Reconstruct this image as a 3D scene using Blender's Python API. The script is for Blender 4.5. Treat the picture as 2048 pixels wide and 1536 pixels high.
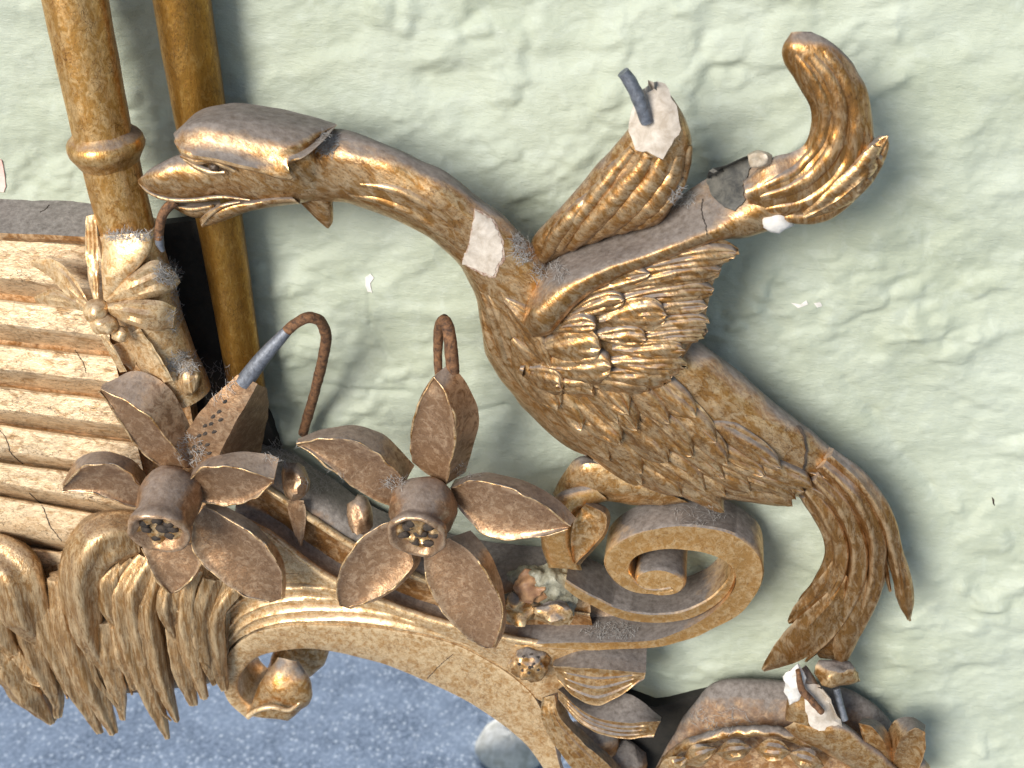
import bpy, math, random
import numpy as np
from mathutils import Vector, noise as mnoise
from mathutils.bvhtree import BVHTree

for o in list(bpy.data.objects):
    bpy.data.objects.remove(o)
random.seed(4)
rng = np.random.RandomState(7)
scene = bpy.context.scene
COL = scene.collection
S = 0.00025                      # metres per photo pixel on the wall plane (about half a metre across)

# ------------------------------------------------------------------ camera
FPX = 2900.0
PITCH, YAW, ROLL = math.radians(30), math.radians(7), math.radians(2.0)
fwd = Vector((-math.sin(YAW) * math.cos(PITCH), math.cos(YAW) * math.cos(PITCH), -math.sin(PITCH)))
right = fwd.cross(Vector((0, 0, 1))).normalized()
up = right.cross(fwd).normalized()
r2 = right * math.cos(ROLL) + up * math.sin(ROLL)
u2 = up * math.cos(ROLL) - right * math.sin(ROLL)
right, up = r2, u2
CAM = -fwd * (FPX * S)
cd = bpy.data.cameras.new('camera')
cd.sensor_width = 36
cd.lens = 36 * FPX / 2048
cd.clip_start = 0.01
cd.clip_end = 200
cd.dof.use_dof = True
cd.dof.focus_distance = 0.67
cd.dof.aperture_fstop = 18
cam = bpy.data.objects.new('camera', cd)
COL.objects.link(cam)
from mathutils import Matrix
mw = Matrix((right, up, -fwd)).transposed().to_4x4()
mw.translation = CAM
cam.matrix_world = mw
scene.camera = cam

# ------------------------------------------------------------------ light
SUN_EL, SUN_AZ = math.radians(25), math.radians(27)      # azimuth: to the left of the wall's normal
world = bpy.data.worlds.new('World')
scene.world = world
world.use_nodes = True
wn = world.node_tree
bg = wn.nodes['Background']
sky = wn.nodes.new('ShaderNodeTexSky')
sky.sky_type = 'NISHITA'
sky.sun_disc = False
sky.sun_elevation = SUN_EL
to_sun = Vector((-math.sin(SUN_AZ) * math.cos(SUN_EL), -math.cos(SUN_AZ) * math.cos(SUN_EL), math.sin(SUN_EL)))
sky.sun_rotation = math.atan2(to_sun.x, to_sun.y)
wn.links.new(sky.outputs[0], bg.inputs[0])
bg.inputs[1].default_value = 0.12
sd = bpy.data.lights.new('sun', 'SUN')
sd.energy = 4.3
sd.angle = math.radians(26)
sd.color = (1.0, 0.95, 0.87)
sun = bpy.data.objects.new('sun', sd)
COL.objects.link(sun)
sun.rotation_euler = (-to_sun).to_track_quat('-Z', 'Y').to_euler()
scene.view_settings.view_transform = 'Standard'
scene.view_settings.look = 'None'
scene.view_settings.gamma = 1
scene.view_settings.exposure = 0.24
scene.render.engine = 'CYCLES'

# ------------------------------------------------------------------ geometry helpers
def ray(px, py):
    return (fwd * FPX + right * (px - 1024) - up * (py - 768)).normalized()

def P(px, py, h=0.0):
    """world point seen at photo pixel px,py at h (pixels) in front of the wall"""
    d = ray(px, py)
    k = (-h * S - CAM.y) / d.y
    return CAM + d * k

def back(v, h):
    return Vector((v.x, -h * S, v.z))

def cr(pts, n):
    """Catmull-Rom resample of a list of tuples to n rows, spaced by chord of the first two columns"""
    a = np.array(pts, dtype=float)
    if len(a) == 1:
        return np.repeat(a, n, 0)
    seg = np.sqrt(((a[1:, :2] - a[:-1, :2]) ** 2).sum(1)) + 1e-6
    t = np.concatenate([[0], np.cumsum(seg)])
    t /= t[-1]
    ts = np.linspace(0, 1, n)
    e = np.vstack([2 * a[0] - a[1], a, 2 * a[-1] - a[-2]])
    te = np.concatenate([[t[0] - (t[1] - t[0])], t, [t[-1] + (t[-1] - t[-2])]])
    out = np.zeros((n, a.shape[1]))
    for i, x in enumerate(ts):
        k = min(max(np.searchsorted(t, x, side='right') - 1, 0), len(a) - 2)
        p0, p1, p2, p3 = e[k], e[k + 1], e[k + 2], e[k + 3]
        t0, t1, t2, t3 = te[k], te[k + 1], te[k + 2], te[k + 3]
        m1 = (p2 - p0) / (t2 - t0) * (t2 - t1)
        m2 = (p3 - p1) / (t3 - t1) * (t2 - t1)
        u = (x - t1) / (t2 - t1)
        out[i] = (2*u**3-3*u**2+1)*p1 + (u**3-2*u**2+u)*m1 + (-2*u**3+3*u**2)*p2 + (u**3-u**2)*m2
    return out

class M:
    def __init__(self):
        self.v = []
        self.f = []
    def grid(self, rows, closed=False, cap0=False, cap1=False):
        """rows: list of equal-length vertex lists"""
        b = len(self.v)
        n, m = len(rows), len(rows[0])
        for r in rows:
            self.v.extend(r)
        mm = m if closed else m - 1
        for i in range(n - 1):
            for j in range(mm):
                k = (j + 1) % m
                self.f.append((b+i*m+j, b+i*m+k, b+(i+1)*m+k, b+(i+1)*m+j))
        if cap0:
            c = sum(rows[0], Vector()) / m
            self.v.append(c); ci = len(self.v) - 1
            for j in range(m):
                self.f.append((ci, b+(j+1) % m, b+j))
        if cap1:
            c = sum(rows[-1], Vector()) / m
            self.v.append(c); ci = len(self.v) - 1
            o = b + (n-1)*m
            for j in range(m):
                self.f.append((ci, o+j, o+(j+1) % m))
        return self
    def rough(self, amp, size, seed=0.0):
        """hand-carved unevenness, amp and size in pixels"""
        q = 1.0 / (size * S)
        off = Vector((seed * 3.1, seed * 1.7, seed))
        for i, p in enumerate(self.v):
            self.v[i] = p + mnoise.noise_vector(p * q + off) * (amp * S)
        return self
    def bvh(self):
        return BVHTree.FromPolygons(self.v, self.f)

def loft(U, L, h, rd, n=48, m=20, ex=2.0, disp=None, mesh=None):
    U = np.array(U, float); L = np.array(L, float)
    k = len(U)
    def fill(a):
        a = np.atleast_1d(np.array(a, float))
        return a if len(a) == k else np.interp(np.linspace(0, 1, k), np.linspace(0, 1, len(a)), a)
    h, rd = fill(h), fill(rd)
    mid = (U + L) / 2
    tab = np.column_stack([mid, U, L, h, rd])
    tab = cr(tab, n)
    rows = []
    for i in range(n):
        _, _, ux, uy, lx, ly, hh, rr = tab[i]
        a, b = P(ux, uy, hh), P(lx, ly, hh)
        c, hv = (a + b) / 2, (a - b) / 2
        vd = (CAM - c).normalized() * (max(rr, .5) * S)
        row = []
        for j in range(m):
            th = 2 * math.pi * j / m
            cs, sn = math.cos(th), math.sin(th)
            cs = math.copysign(abs(cs) ** (2 / ex), cs)
            sn = math.copysign(abs(sn) ** (2 / ex), sn)
            d = 1.0
            if disp:
                d = 1.0 + disp(i / (n - 1), th)
            row.append(c + hv * (cs * d) + vd * (sn * d))
        rows.append(row)
    mesh = mesh or M()
    mesh.grid(rows, True, True, True)
    return mesh

def tube(path, rad, n=40, m=12, squash=1.0, disp=None, mesh=None):
    """path of (px,py,h); rad list in pixels"""
    p = cr(path, n)
    rad = np.interp(np.linspace(0, 1, n), np.linspace(0, 1, len(np.atleast_1d(rad))), np.atleast_1d(rad))
    pts = [P(*q) for q in p]
    rows = []
    for i in range(n):
        tg = (pts[min(i+1, n-1)] - pts[max(i-1, 0)]).normalized()
        vd = (CAM - pts[i]).normalized()
        side = tg.cross(vd)
        if side.length < 1e-3:
            side = right.copy()
        side.normalize()
        nn = side.cross(tg).normalized()
        row = []
        for j in range(m):
            th = 2 * math.pi * j / m
            r = rad[i] * S
            if disp:
                r *= 1 + disp(i / (n - 1), th)
            row.append(pts[i] + side * (math.cos(th) * r) + nn * (math.sin(th) * r * squash))
        rows.append(row)
    mesh = mesh or M()
    mesh.grid(rows, True, True, True)
    return mesh

def strip(curves, n=60, mesh=None, closed=False, sub=1):
    """curves: lists of (px,py,h); lofted one to the next; sub = spline subdivision between them"""
    rs = [[P(*q) for q in cr(c, n)] for c in curves]
    if sub > 1:
        out = []
        for i in range(n):
            col = cr([tuple(r[i]) for r in rs], (len(rs) - 1) * sub + 1) if False else None
        rows = []
        k = (len(rs) - 1) * sub + 1
        for q in range(k):
            x = q / sub
            a = min(int(x), len(rs) - 2)
            u = x - a
            i0, i1, i2, i3 = max(a-1, 0), a, a+1, min(a+2, len(rs)-1)
            row = []
            for i in range(n):
                p0, p1, p2, p3 = rs[i0][i], rs[i1][i], rs[i2][i], rs[i3][i]
                m1, m2 = (p2 - p0) * .5, (p3 - p1) * .5
                row.append(p1*(2*u**3-3*u**2+1) + m1*(u**3-2*u**2+u) + p2*(-2*u**3+3*u**2) + m2*(u**3-u**2))
            rows.append(row)
        rs = rows
    mesh = mesh or M()
    mesh.grid(rs, False)
    return mesh

def ribbon(outer, inner, h, depth, n=90, mesh=None, bev=3.0):
    """moulding that follows a curve: front face between outer and inner edge, sides run back along the wall's normal"""
    o, i_ = cr(outer, n), cr(inner, n)
    h = np.interp(np.linspace(0, 1, n), np.linspace(0, 1, len(np.atleast_1d(h))), np.atleast_1d(h))
    dep = np.interp(np.linspace(0, 1, n), np.linspace(0, 1, len(np.atleast_1d(depth))), np.atleast_1d(depth))
    rows = []
    for k in range(n):
        a, b = P(o[k][0], o[k][1], h[k]), P(i_[k][0], i_[k][1], h[k])
        w = (b - a)
        e = w.normalized() * (bev * S) if w.length > 3 * bev * S else w * .2
        up_ = Vector((0, -1, 0)) * (bev * S)
        rows.append([a - up_, a + e, (a + b) / 2 - up_ * .25, b - e, b - up_, back(b, h[k]-dep[k]), back(a, h[k]-dep[k])])
    mesh = mesh or M()
    mesh.grid(rows, True, True, True)
    return mesh

def blob(px, py, h, rx, ry, rd, amp=.15, seed=0, nu=10, nv=14, mesh=None):
    c = P(px, py, h)
    vd = (CAM - c).normalized()
    rr = right; uu = up
    rows = []
    for i in range(nu + 1):
        a = math.pi * i / nu
        row = []
        for j in range(nv):
            b = 2 * math.pi * j / nv
            x, y, z = math.sin(a)*math.cos(b), math.sin(a)*math.sin(b), math.cos(a)
            k = 1 + amp * mnoise.noise(Vector((x*1.6+seed, y*1.6, z*1.6)))
            row.append(c + rr*(x*rx*S*k) + uu*(y*ry*S*k) + vd*(z*rd*S*k))
        rows.append(row)
    mesh = mesh or M()
    mesh.grid(rows, True)
    return mesh

def hit(px, py, bvh, fallback=None):
    d = ray(px, py)
    loc, nor, idx, dist = bvh.ray_cast(CAM, d)
    if loc is None:
        if fallback is None:
            return None
        k = (fallback.y - CAM.y) / d.y
        return CAM + d * k, Vector((0, -.85, .3)).normalized()
    if nor.dot(d) > 0:
        nor = -nor
    return loc, nor

def feather(root, tip, width, bvh, bend=0.0, lift=9.0, point=0.75, nu=22, nv=17, barb=2.2, base=0.0, seed=0, nfreq=17, camber=6.5):
    """one carved feather lying on a surface, root and tip in photo pixels"""
    rx, ry = root; tx, ty = tip
    dx, dy = tx - rx, ty - ry
    ln = math.hypot(dx, dy)
    nx, ny = -dy / ln, dx / ln
    last = None
    h0 = hit((rx+tx)/2, (ry+ty)/2, bvh) or hit(rx, ry, bvh)
    last = h0[0] if h0 else P(rx, ry, 220)
    rows = []
    # smooth normal for the whole feather, blended with the local one
    for i in range(nu + 2):
        u = min(i, nu) / nu
        if u < point:
            w = (math.sin(min(1, u / point + .12) * math.pi / 2)) ** .8
        else:
            q = (u - point) / (1 - point)
            w = math.sqrt(max(0, 1 - q * q)) * .97 + .03
        w *= width / 2
        cx = rx + dx * u + nx * bend * math.sin(u * math.pi)
        cy = ry + dy * u + ny * bend * math.sin(u * math.pi)
        row = []
        for j in range(-1, nv + 1):
            jj = min(max(j, 0), nv - 1)
            v = 2 * jj / (nv - 1) - 1
            jit = .06 * mnoise.noise(Vector((u * 5 + seed, v * 2, seed * 1.3)))
            x, y = cx + nx * w * v * (1 + jit), cy + ny * w * v * (1 + jit)
            loc, nor = hit(x, y, bvh, last)
            if not (abs(loc.y - last.y) < 60 * S):
                k = (last.y - CAM.y) / ray(x, y).y
                loc = CAM + ray(x, y) * k
            if 2 < jj < nv - 3:
                last = loc
            e = base + lift * u ** .9 + camber * (1 - abs(v) ** 2.6) + 2.2 * math.exp(-(v / .12) ** 2) * (1 - u)
            e -= 1.7 * barb * (1 - abs(math.sin(.5 * nfreq * (abs(v) - u * .4) + seed)) ** .6) * min(1, u * 3)
            e += 1.2 * mnoise.noise(Vector((u * 6, v * 3, seed + .5)))
            if j in (-1, nv) or i == nu + 1:
                e = -10
            row.append(loc + nor * (e * S))
        rows.append(row)
    return M().grid(rows)

def petal(A, B, C, cup=10, n=22, k=12, ridge=0):
    """A: rim edge, B: other rim edge, C: back edge behind A; lists of (px,py,h) from base to tip"""
    a, b, c = cr(A, n), cr(B, n), cr(C, n)
    rows = []
    for i in range(n):
        t = i / (n - 1)
        pa, pb, pc = P(*a[i]), P(*b[i]), P(*c[i])
        vd = (CAM - pa).normalized()
        row = []
        for q in range(k + 1):
            v = q / k
            p = pb.lerp(pa, v)
            s = math.sin(v * math.pi)
            rim = 4.5 * (math.exp(-(v/.08)**2) + math.exp(-((1-v)/.08)**2))
            p = p - vd * ((cup * s * math.sin(math.pi * min(1, .15 + t * .8)) - rim) * S)
            row.append(p)
        row.append(pa.lerp(pc, .5) + up * (3 * S) * math.sin(t * math.pi))
        row.append(pc)
        # back
        bm = pb.lerp(pc, .5) - vd * (cup * .8 * S)
        row.append(bm)
        row.append(pb - vd * (7 * S))
        rows.append(row)
    return M().grid(rows, True, True, True)

def patch(poly, bvh, off=2.0, rings=5, sub=3, thick=3.0, jag=2.0):
    """flake lying on a surface, outline in photo pixels"""
    pts = []
    for i in range(len(poly)):
        a, b = poly[i], poly[(i+1) % len(poly)]
        for k in range(sub):
            t = k / sub
            pts.append((a[0]+(b[0]-a[0])*t + random.uniform(-jag, jag), a[1]+(b[1]-a[1])*t + random.uniform(-jag, jag)))
    cx = sum(p[0] for p in pts) / len(pts); cy = sum(p[1] for p in pts) / len(pts)
    l0 = hit(cx, cy, bvh)
    last = l0[0] if l0 else P(cx, cy, 220)
    rows = []
    for r in range(1, rings + 2):
        k = min(r, rings) / rings
        row = []
        for p in pts:
            x, y = cx + (p[0]-cx)*k, cy + (p[1]-cy)*k
            loc, nor = hit(x, y, bvh, last)
            e = off if r <= rings else -thick
            row.append(loc + nor * (e * S))
        rows.append(row)
    return M().grid(rows, True, cap0=True)

ALLM = []
def link(name, mesh, mat, parent=None, smooth=38, shade=True):
    if parent is not None:
        ALLM.append(mesh)
    me = bpy.data.meshes.new(name)
    me.from_pydata([tuple(v) for v in mesh.v], [], mesh.f)
    import bmesh
    bm = bmesh.new(); bm.from_mesh(me)
    bmesh.ops.remove_doubles(bm, verts=bm.verts, dist=1e-7)
    bmesh.ops.recalc_face_normals(bm, faces=bm.faces)
    bm.to_mesh(me); bm.free()
    if shade:
        me.polygons.foreach_set('use_smooth', [True] * len(me.polygons))
        me.set_sharp_from_angle(angle=math.radians(smooth))
    me.materials.append(mat)
    o = bpy.data.objects.new(name, me)
    COL.objects.link(o)
    if parent:
        o.parent = parent
    return o

# ------------------------------------------------------------------ materials
def nodes(name):
    m = bpy.data.materials.new(name)
    m.use_nodes = True
    nt = m.node_tree
    return m, nt, nt.nodes['Principled BSDF'], nt.nodes, nt.links

def ramp(N, L, src, a, b, c0=(0, 0, 0, 1), c1=(1, 1, 1, 1)):
    r = N.new('ShaderNodeValToRGB')
    r.color_ramp.elements[0].position = a
    r.color_ramp.elements[1].position = b
    r.color_ramp.elements[0].color = c0
    r.color_ramp.elements[1].color = c1
    L.new(src, r.inputs[0])
    return r.outputs[0]

def noise(N, L, vec, scale, detail=4, rough=.6, dist=0.0):
    t = N.new('ShaderNodeTexNoise')
    t.inputs['Scale'].default_value = scale
    t.inputs['Detail'].default_value = detail
    t.inputs['Roughness'].default_value = rough
    t.inputs['Distortion'].default_value = dist
    L.new(vec, t.inputs['Vector'])
    return t.outputs['Fac']

def mix(N, L, fac, a, b, mode='MIX'):
    x = N.new('ShaderNodeMix')
    x.data_type = 'RGBA'
    x.blend_type = mode
    for s, v in ((0, fac), (6, a), (7, b)):
        if hasattr(v, 'default_value') or hasattr(v, 'is_linked'):
            L.new(v, x.inputs[s])
        else:
            x.inputs[s].default_value = v if s == 0 else (*v, 1)
    return x.outputs[2]

def math_(N, L, op, a, b):
    x = N.new('ShaderNodeMath'); x.operation = op; x.use_clamp = op in ('MULTIPLY', 'ADD', 'SUBTRACT')
    for i, v in enumerate((a, b)):
        if hasattr(v, 'is_linked'):
            L.new(v, x.inputs[i])
        else:
            x.inputs[i].default_value = v
    return x.outputs[0]

def gilt(name, dark=(.055, .026, .013), mid=(.43, .225, .085), pale=(.90, .63, .37), red=(.17, .065, .03),
         worn=.45, patina=.45, dust=.75, crack=.5, metal=.80, rough=.36, bump=.22, stretch=(1, 1, 1), dlo=.78, wear=.8, fs=1.0, ang=0.0, val=1.0, dcols=((.088, .073, .064), (.22, .197, .183))):
    """old water gilding: gold leaf over red bole, brown wax patina, craquelure, grey dust lying on what faces up"""
    m, nt, bsdf, N, L = nodes(name)
    tc = N.new('ShaderNodeTexCoord')
    mp = N.new('ShaderNodeMapping')
    mp.inputs['Scale'].default_value = stretch
    vr = N.new('ShaderNodeVectorRotate'); vr.rotation_type = 'Y_AXIS'
    vr.inputs['Angle'].default_value = math.radians(ang)
    L.new(tc.outputs['Object'], vr.inputs['Vector'])
    L.new(vr.outputs[0], mp.inputs[0])
    v = mp.outputs[0]
    big = noise(N, L, v, 60*fs, 4, .62, .3)
    fine = noise(N, L, v, 430*fs, 5, .82)
    grain = noise(N, L, v, 1500, 2, .6)
    med = noise(N, L, v, 170*fs, 3, .7, .8)
    c = mix(N, L, ramp(N, L, med, .52 - worn * .35, .74 - worn * .35), mid, pale)
    c = mix(N, L, math_(N, L, 'MULTIPLY', ramp(N, L, fine, .54, .66), .5), c, red)
    pt = math_(N, L, 'MULTIPLY', ramp(N, L, big, .60 - patina * .40, .92 - patina * .30), ramp(N, L, fine, .30, .62))
    c = mix(N, L, math_(N, L, 'MULTIPLY', pt, .90), c, dark)
    sp = ramp(N, L, grain, .60, .72)
    c = mix(N, L, math_(N, L, 'MULTIPLY', sp, .7), c, dark)
    # craquelure
    vo = N.new('ShaderNodeTexVoronoi'); vo.feature = 'DISTANCE_TO_EDGE'
    vo.inputs['Scale'].default_value = 420
    wv = N.new('ShaderNodeVectorMath'); wv.operation = 'ADD'
    nz = N.new('ShaderNodeTexNoise'); nz.inputs['Scale'].default_value = 260
    L.new(v, nz.inputs['Vector'])
    sc = N.new('ShaderNodeVectorMath'); sc.operation = 'SCALE'; sc.inputs['Scale'].default_value = .004
    L.new(nz.outputs['Color'], sc.inputs[0]); L.new(v, wv.inputs[0]); L.new(sc.outputs[0], wv.inputs[1])
    L.new(wv.outputs[0], vo.inputs['Vector'])
    cl = ramp(N, L, vo.outputs['Distance'], .0, .045, (1, 1, 1, 1), (0, 0, 0, 1))
    cl = math_(N, L, 'MULTIPLY', cl, ramp(N, L, noise(N, L, v, 90, 3), .45, .62))
    c = mix(N, L, math_(N, L, 'MULTIPLY', cl, crack), c, dark)
    oi = N.new('ShaderNodeObjectInfo')
    hs = N.new('ShaderNodeHueSaturation')
    L.new(math_(N, L, 'ADD', math_(N, L, 'MULTIPLY', oi.outputs['Random'], .26*val), .80*val), hs.inputs['Value'])
    L.new(c, hs.inputs['Color'])
    hs.inputs['Saturation'].default_value = 1.05
    hs.inputs['Hue'].default_value = .498
    c = hs.outputs[0]
    # leaf rubbed pale along raised edges
    ge = N.new('ShaderNodeNewGeometry')
    ew = math_(N, L, 'MULTIPLY', ramp(N, L, ge.outputs['Pointiness'], .53, .60), ramp(N, L, med, .36, .52))
    c = mix(N, L, math_(N, L, 'MULTIPLY', ew, wear), c, pale)
    # dust on upward faces
    sx = N.new('ShaderNodeSeparateXYZ'); L.new(ge.outputs['Normal'], sx.inputs[0])
    dn = math_(N, L, 'ADD', sx.outputs[2], math_(N, L, 'MULTIPLY', noise(N, L, v, 120, 3, .7), .5))
    df = ramp(N, L, dn, dlo, dlo + .42)
    df = math_(N, L, 'MULTIPLY', df, dust)
    dcol = mix(N, L, ramp(N, L, noise(N, L, v, 330, 4, .75), .3, .7), dcols[0], dcols[1])
    c = mix(N, L, df, c, dcol)
    L.new(c, bsdf.inputs['Base Color'])
    mt = math_(N, L, 'MULTIPLY', math_(N, L, 'SUBTRACT', 1.0, df), metal)
    mt = math_(N, L, 'MULTIPLY', mt, math_(N, L, 'SUBTRACT', 1.0, math_(N, L, 'MULTIPLY', pt, .35)))
    L.new(mt, bsdf.inputs['Metallic'])
    rr = math_(N, L, 'ADD', rough, math_(N, L, 'MULTIPLY', fine, .18))
    rr = math_(N, L, 'ADD', rr, math_(N, L, 'MULTIPLY', pt, .15))
    rr = math_(N, L, 'ADD', rr, math_(N, L, 'MULTIPLY', df, .4))
    L.new(rr, bsdf.inputs['Roughness'])
    hsum = noise(N, L, v, 360, 3, .7)
    bp = N.new('ShaderNodeBump'); bp.inputs['Strength'].default_value = bump
    bp.inputs['Distance'].default_value = 10 * S
    L.new(hsum, bp.inputs['Height'])
    L.new(bp.outputs[0], bsdf.inputs['Normal'])
    return m

G_BIRD = gilt('gilded_wood_bird', dark=(.06, .028, .012), mid=(.56, .30, .105), pale=(.95, .68, .39), worn=.34, patina=.62, dust=.95, dlo=.62, fs=1.6, ang=-36, stretch=(.5, 1, 1), metal=.85, rough=.21, bump=.14, val=0.74)
G_TAIL = gilt('gilded_wood_tail', dark=(.06, .028, .012), mid=(.52, .275, .095), pale=(.92, .64, .36), worn=.22, patina=.54, dust=.95, dlo=.62, fs=1.6, ang=-78, stretch=(.4, 1, 1), metal=.85, rough=.21, bump=.14, val=0.66)
G_POLE = gilt('gilded_wood_pole', dark=(.15, .072, .026), worn=.30, patina=.34, crack=1.0, mid=(.58, .32, .10), pale=(.90, .61, .29), metal=.75, rough=.25, stretch=(1.2, 1.2, .7), fs=1.5, bump=.14, val=0.85)
G_POLE2 = gilt('gilded_wood_pole_amber', dark=(.09, .045, .014), worn=.10, patina=.5, crack=.6, mid=(.44, .24, .06), pale=(.62, .38, .125), metal=.85, rough=.26, stretch=(1.2, 1.2, .6), fs=1.5, bump=.14, val=0.75)
G_FRIEZE = gilt('gilded_wood_frieze', worn=.58, patina=.40, crack=1.0, mid=(.52, .34, .175), pale=(.95, .76, .51), metal=.5, rough=.32, dust=.2, dlo=.9, stretch=(.6, 1, 1.2), fs=1.3, val=0.95)
G_SHELF = gilt('dusty_wood_shelf', worn=.2, patina=.6, dust=1.0, metal=.5, dlo=.38, wear=.3, dcols=((.11, .096, .087), (.26, .238, .223)))
G_FLOWER = gilt('bronzed_wood_flower', dark=(.10, .055, .034), worn=.16, patina=.34, crack=.3, metal=.65, mid=(.36, .225, .13), pale=(.60, .42, .27), dust=.75, rough=.27, wear=1.0, fs=1.5, bump=.14, val=0.86)
G_ARCH = gilt('gilded_wood_arch', dark=(.22, .12, .055), worn=.46, patina=.22, crack=.8, mid=(.62, .37, .155), pale=(.96, .73, .44), metal=.5, rough=.26, dust=.5, dlo=.85, fs=1.8, bump=.14, val=0.8)
G_ICE = gilt('gilded_wood_drip', dark=(.06, .03, .015), worn=.34, patina=.60, crack=.3, mid=(.52, .30, .12), pale=(.92, .68, .40), metal=.6, rough=.26, dust=.3, dlo=.85, fs=1.3, stretch=(2.4, 2.4, .28), val=0.66)
G_SCROLL = gilt('gilded_wood_scroll', dark=(.22, .11, .042), worn=.22, patina=.14, crack=.3, mid=(.66, .375, .14), pale=(.90, .62, .32), dust=1.0, metal=.75, rough=.24, bump=.08, dlo=.60, fs=1.6, val=0.8)
G_LEAF = gilt('gilded_wood_leaf', dark=(.06, .028, .013), mid=(.58, .315, .11), pale=(.95, .68, .38), worn=.34, patina=.46, crack=.3, dust=1.0, metal=.8, rough=.23, dlo=.62, fs=1.5, bump=.14, val=0.74)
G_DOME = gilt('dusty_gilded_mount', worn=.2, patina=.70, crack=.3, dust=1.0, rough=.4, dlo=.2, metal=.6)

def simple(name, ca, cb, scale=300, rough=.6, metal=0.0, bump=.3, lo=.35, hi=.65):
    m, nt, bsdf, N, L = nodes(name)
    tc = N.new('ShaderNodeTexCoord')
    f = noise(N, L, tc.outputs['Object'], scale, 6, .7, .4)
    L.new(mix(N, L, ramp(N, L, f, lo, hi), ca, cb), bsdf.inputs['Base Color'])
    bsdf.inputs['Roughness'].default_value = rough
    bsdf.inputs['Metallic'].default_value = metal
    bp = N.new('ShaderNodeBump'); bp.inputs['Strength'].default_value = bump
    bp.inputs['Distance'].default_value = 6 * S
    L.new(f, bp.inputs['Height']); L.new(bp.outputs[0], bsdf.inputs['Normal'])
    return m

GESSO = simple('bare_gesso', (.34, .29, .235), (.56, .51, .45), 160, .85, 0, .25)
RUST = simple('rusty_iron_wire', (.045, .025, .017), (.26, .13, .06), 420, .75, .3, .6)
LEAD = simple('grey_iron_wire', (.10, .11, .13), (.22, .24, .28), 420, .5, .5, .3)
DARK = simple('dark_wood', (.012, .009, .007), (.05, .035, .025), 200, .8)
EYE = simple('dark_eye', (.02, .012, .008), (.10, .06, .03), 400, .35)
GLUE = simple('green_glue', (.10, .09, .06), (.27, .265, .205), 160, .4, 0, .8)
CLAY = simple('brown_filler', (.22, .11, .06), (.45, .26, .13), 200, .5, 0, .4)
LINT = simple('grey_lint', (.26, .25, .24), (.42, .41, .40), 600, 1.0, 0, 1.0)
PINK = simple('pink_paint', (.62, .38, .34), (.72, .5, .46), 150, .7)
CHIP = simple('white_paint_chip', (.62, .61, .59), (.52, .50, .47), 300, .7)

# ------------------------------------------------------------------ wall
def vnoise(x, y, seed):
    r = np.random.RandomState(seed).rand(256, 256)
    xi, yi = np.floor(x).astype(int), np.floor(y).astype(int)
    fx, fy = x - xi, y - yi
    fx = fx*fx*fx*(fx*(fx*6-15)+10); fy = fy*fy*fy*(fy*(fy*6-15)+10)
    a = r[xi % 256, yi % 256]; b = r[(xi+1) % 256, yi % 256]
    c = r[xi % 256, (yi+1) % 256]; d = r[(xi+1) % 256, (yi+1) % 256]
    return (a*(1-fx)+b*fx)*(1-fy) + (c*(1-fx)+d*fx)*fy

def fbm(x, y, seed, oc=4, g=.5):
    s, a, t = 0, 1, 0
    for i in range(oc):
        s = s + a * vnoise(x * 2**i + 17*i, y * 2**i + 31*i, seed + i)
        t += a; a *= g
    return s / t

def sstep(a, b, x):
    t = np.clip((x - a) / (b - a), 0, 1)
    return t*t*(3-2*t)

def wall_xy(px, py):
    p = P(px, py, 45)
    return p.x / S, p.z / S

nx_, nz_ = 640, 560
gx = np.linspace(-1500, 1500, nx_)
gz = np.linspace(-1500, 1250, nz_)
X, Z = np.meshgrid(gx, gz, indexing='ij')
wx = X + 26 * (fbm(X/160, Z/160, 50, 3) - .5)
wz = Z + 26 * (fbm(X/150, Z/150, 60, 3) - .5)
rot = math.radians(12)
RX, RZ = wx*math.cos(rot)+wz*math.sin(rot), -wx*math.sin(rot)+wz*math.cos(rot)
H = 46 * (fbm(X/420, Z/380, 1, 3) - .5)
mask = sstep(.49, .64, fbm(X/260, Z/260, 90, 2))
H += 8 * sstep(.46, .66, fbm(RX/190, RZ/130, 5, 3, .5))
H += 9 * sstep(.52, .78, fbm(RX/100, RZ/70, 15, 3, .45)) * (.25 + .75*mask)
H += 4.5 * sstep(.56, .82, fbm(RX/46, RZ/36, 19, 2, .45)) * (.2 + .8*mask)
H += 6.0 * (fbm(RX/80, RZ/46, 33, 5, .55) - .5)
H += 2.8 * (fbm(X/17, Z/12, 44, 3, .6) - .5)
def groove(pts, depth, wid):
    global H
    q = [wall_xy(*p) for p in pts]
    for (ax, az), (bx, bz) in zip(q[:-1], q[1:]):
        dx, dz = bx-ax, bz-az
        t = np.clip(((X-ax)*dx+(Z-az)*dz)/(dx*dx+dz*dz), 0, 1)
        d = np.hypot(X-ax-t*dx, Z-az-t*dz)
        wv = wid * (.8 + .4 * fbm(X/90, Z/90, 71, 2))
        H -= depth * np.exp(-(d/wv)**2)
groove([(1480, 560), (1530, 610), (1570, 650)], 5, 13)
groove([(1690, 760), (1745, 825), (1790, 890)], 4, 12)
groove([(1810, 920), (1860, 975), (1912, 1040)], 4, 11)
groove([(1800, 150), (1700, 205), (1560, 310)], -9, 14)
groove([(740, 575), (741, 650), (775, 715)], 4, 5)
groove([(640, 770), (740, 785), (830, 788)], 5, 6)
groove([(930, 832), (1010, 812), (1060, 850)], 5, 6)
groove([(1090, 640+0), (1095, 600)], 1, 4)
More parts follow.
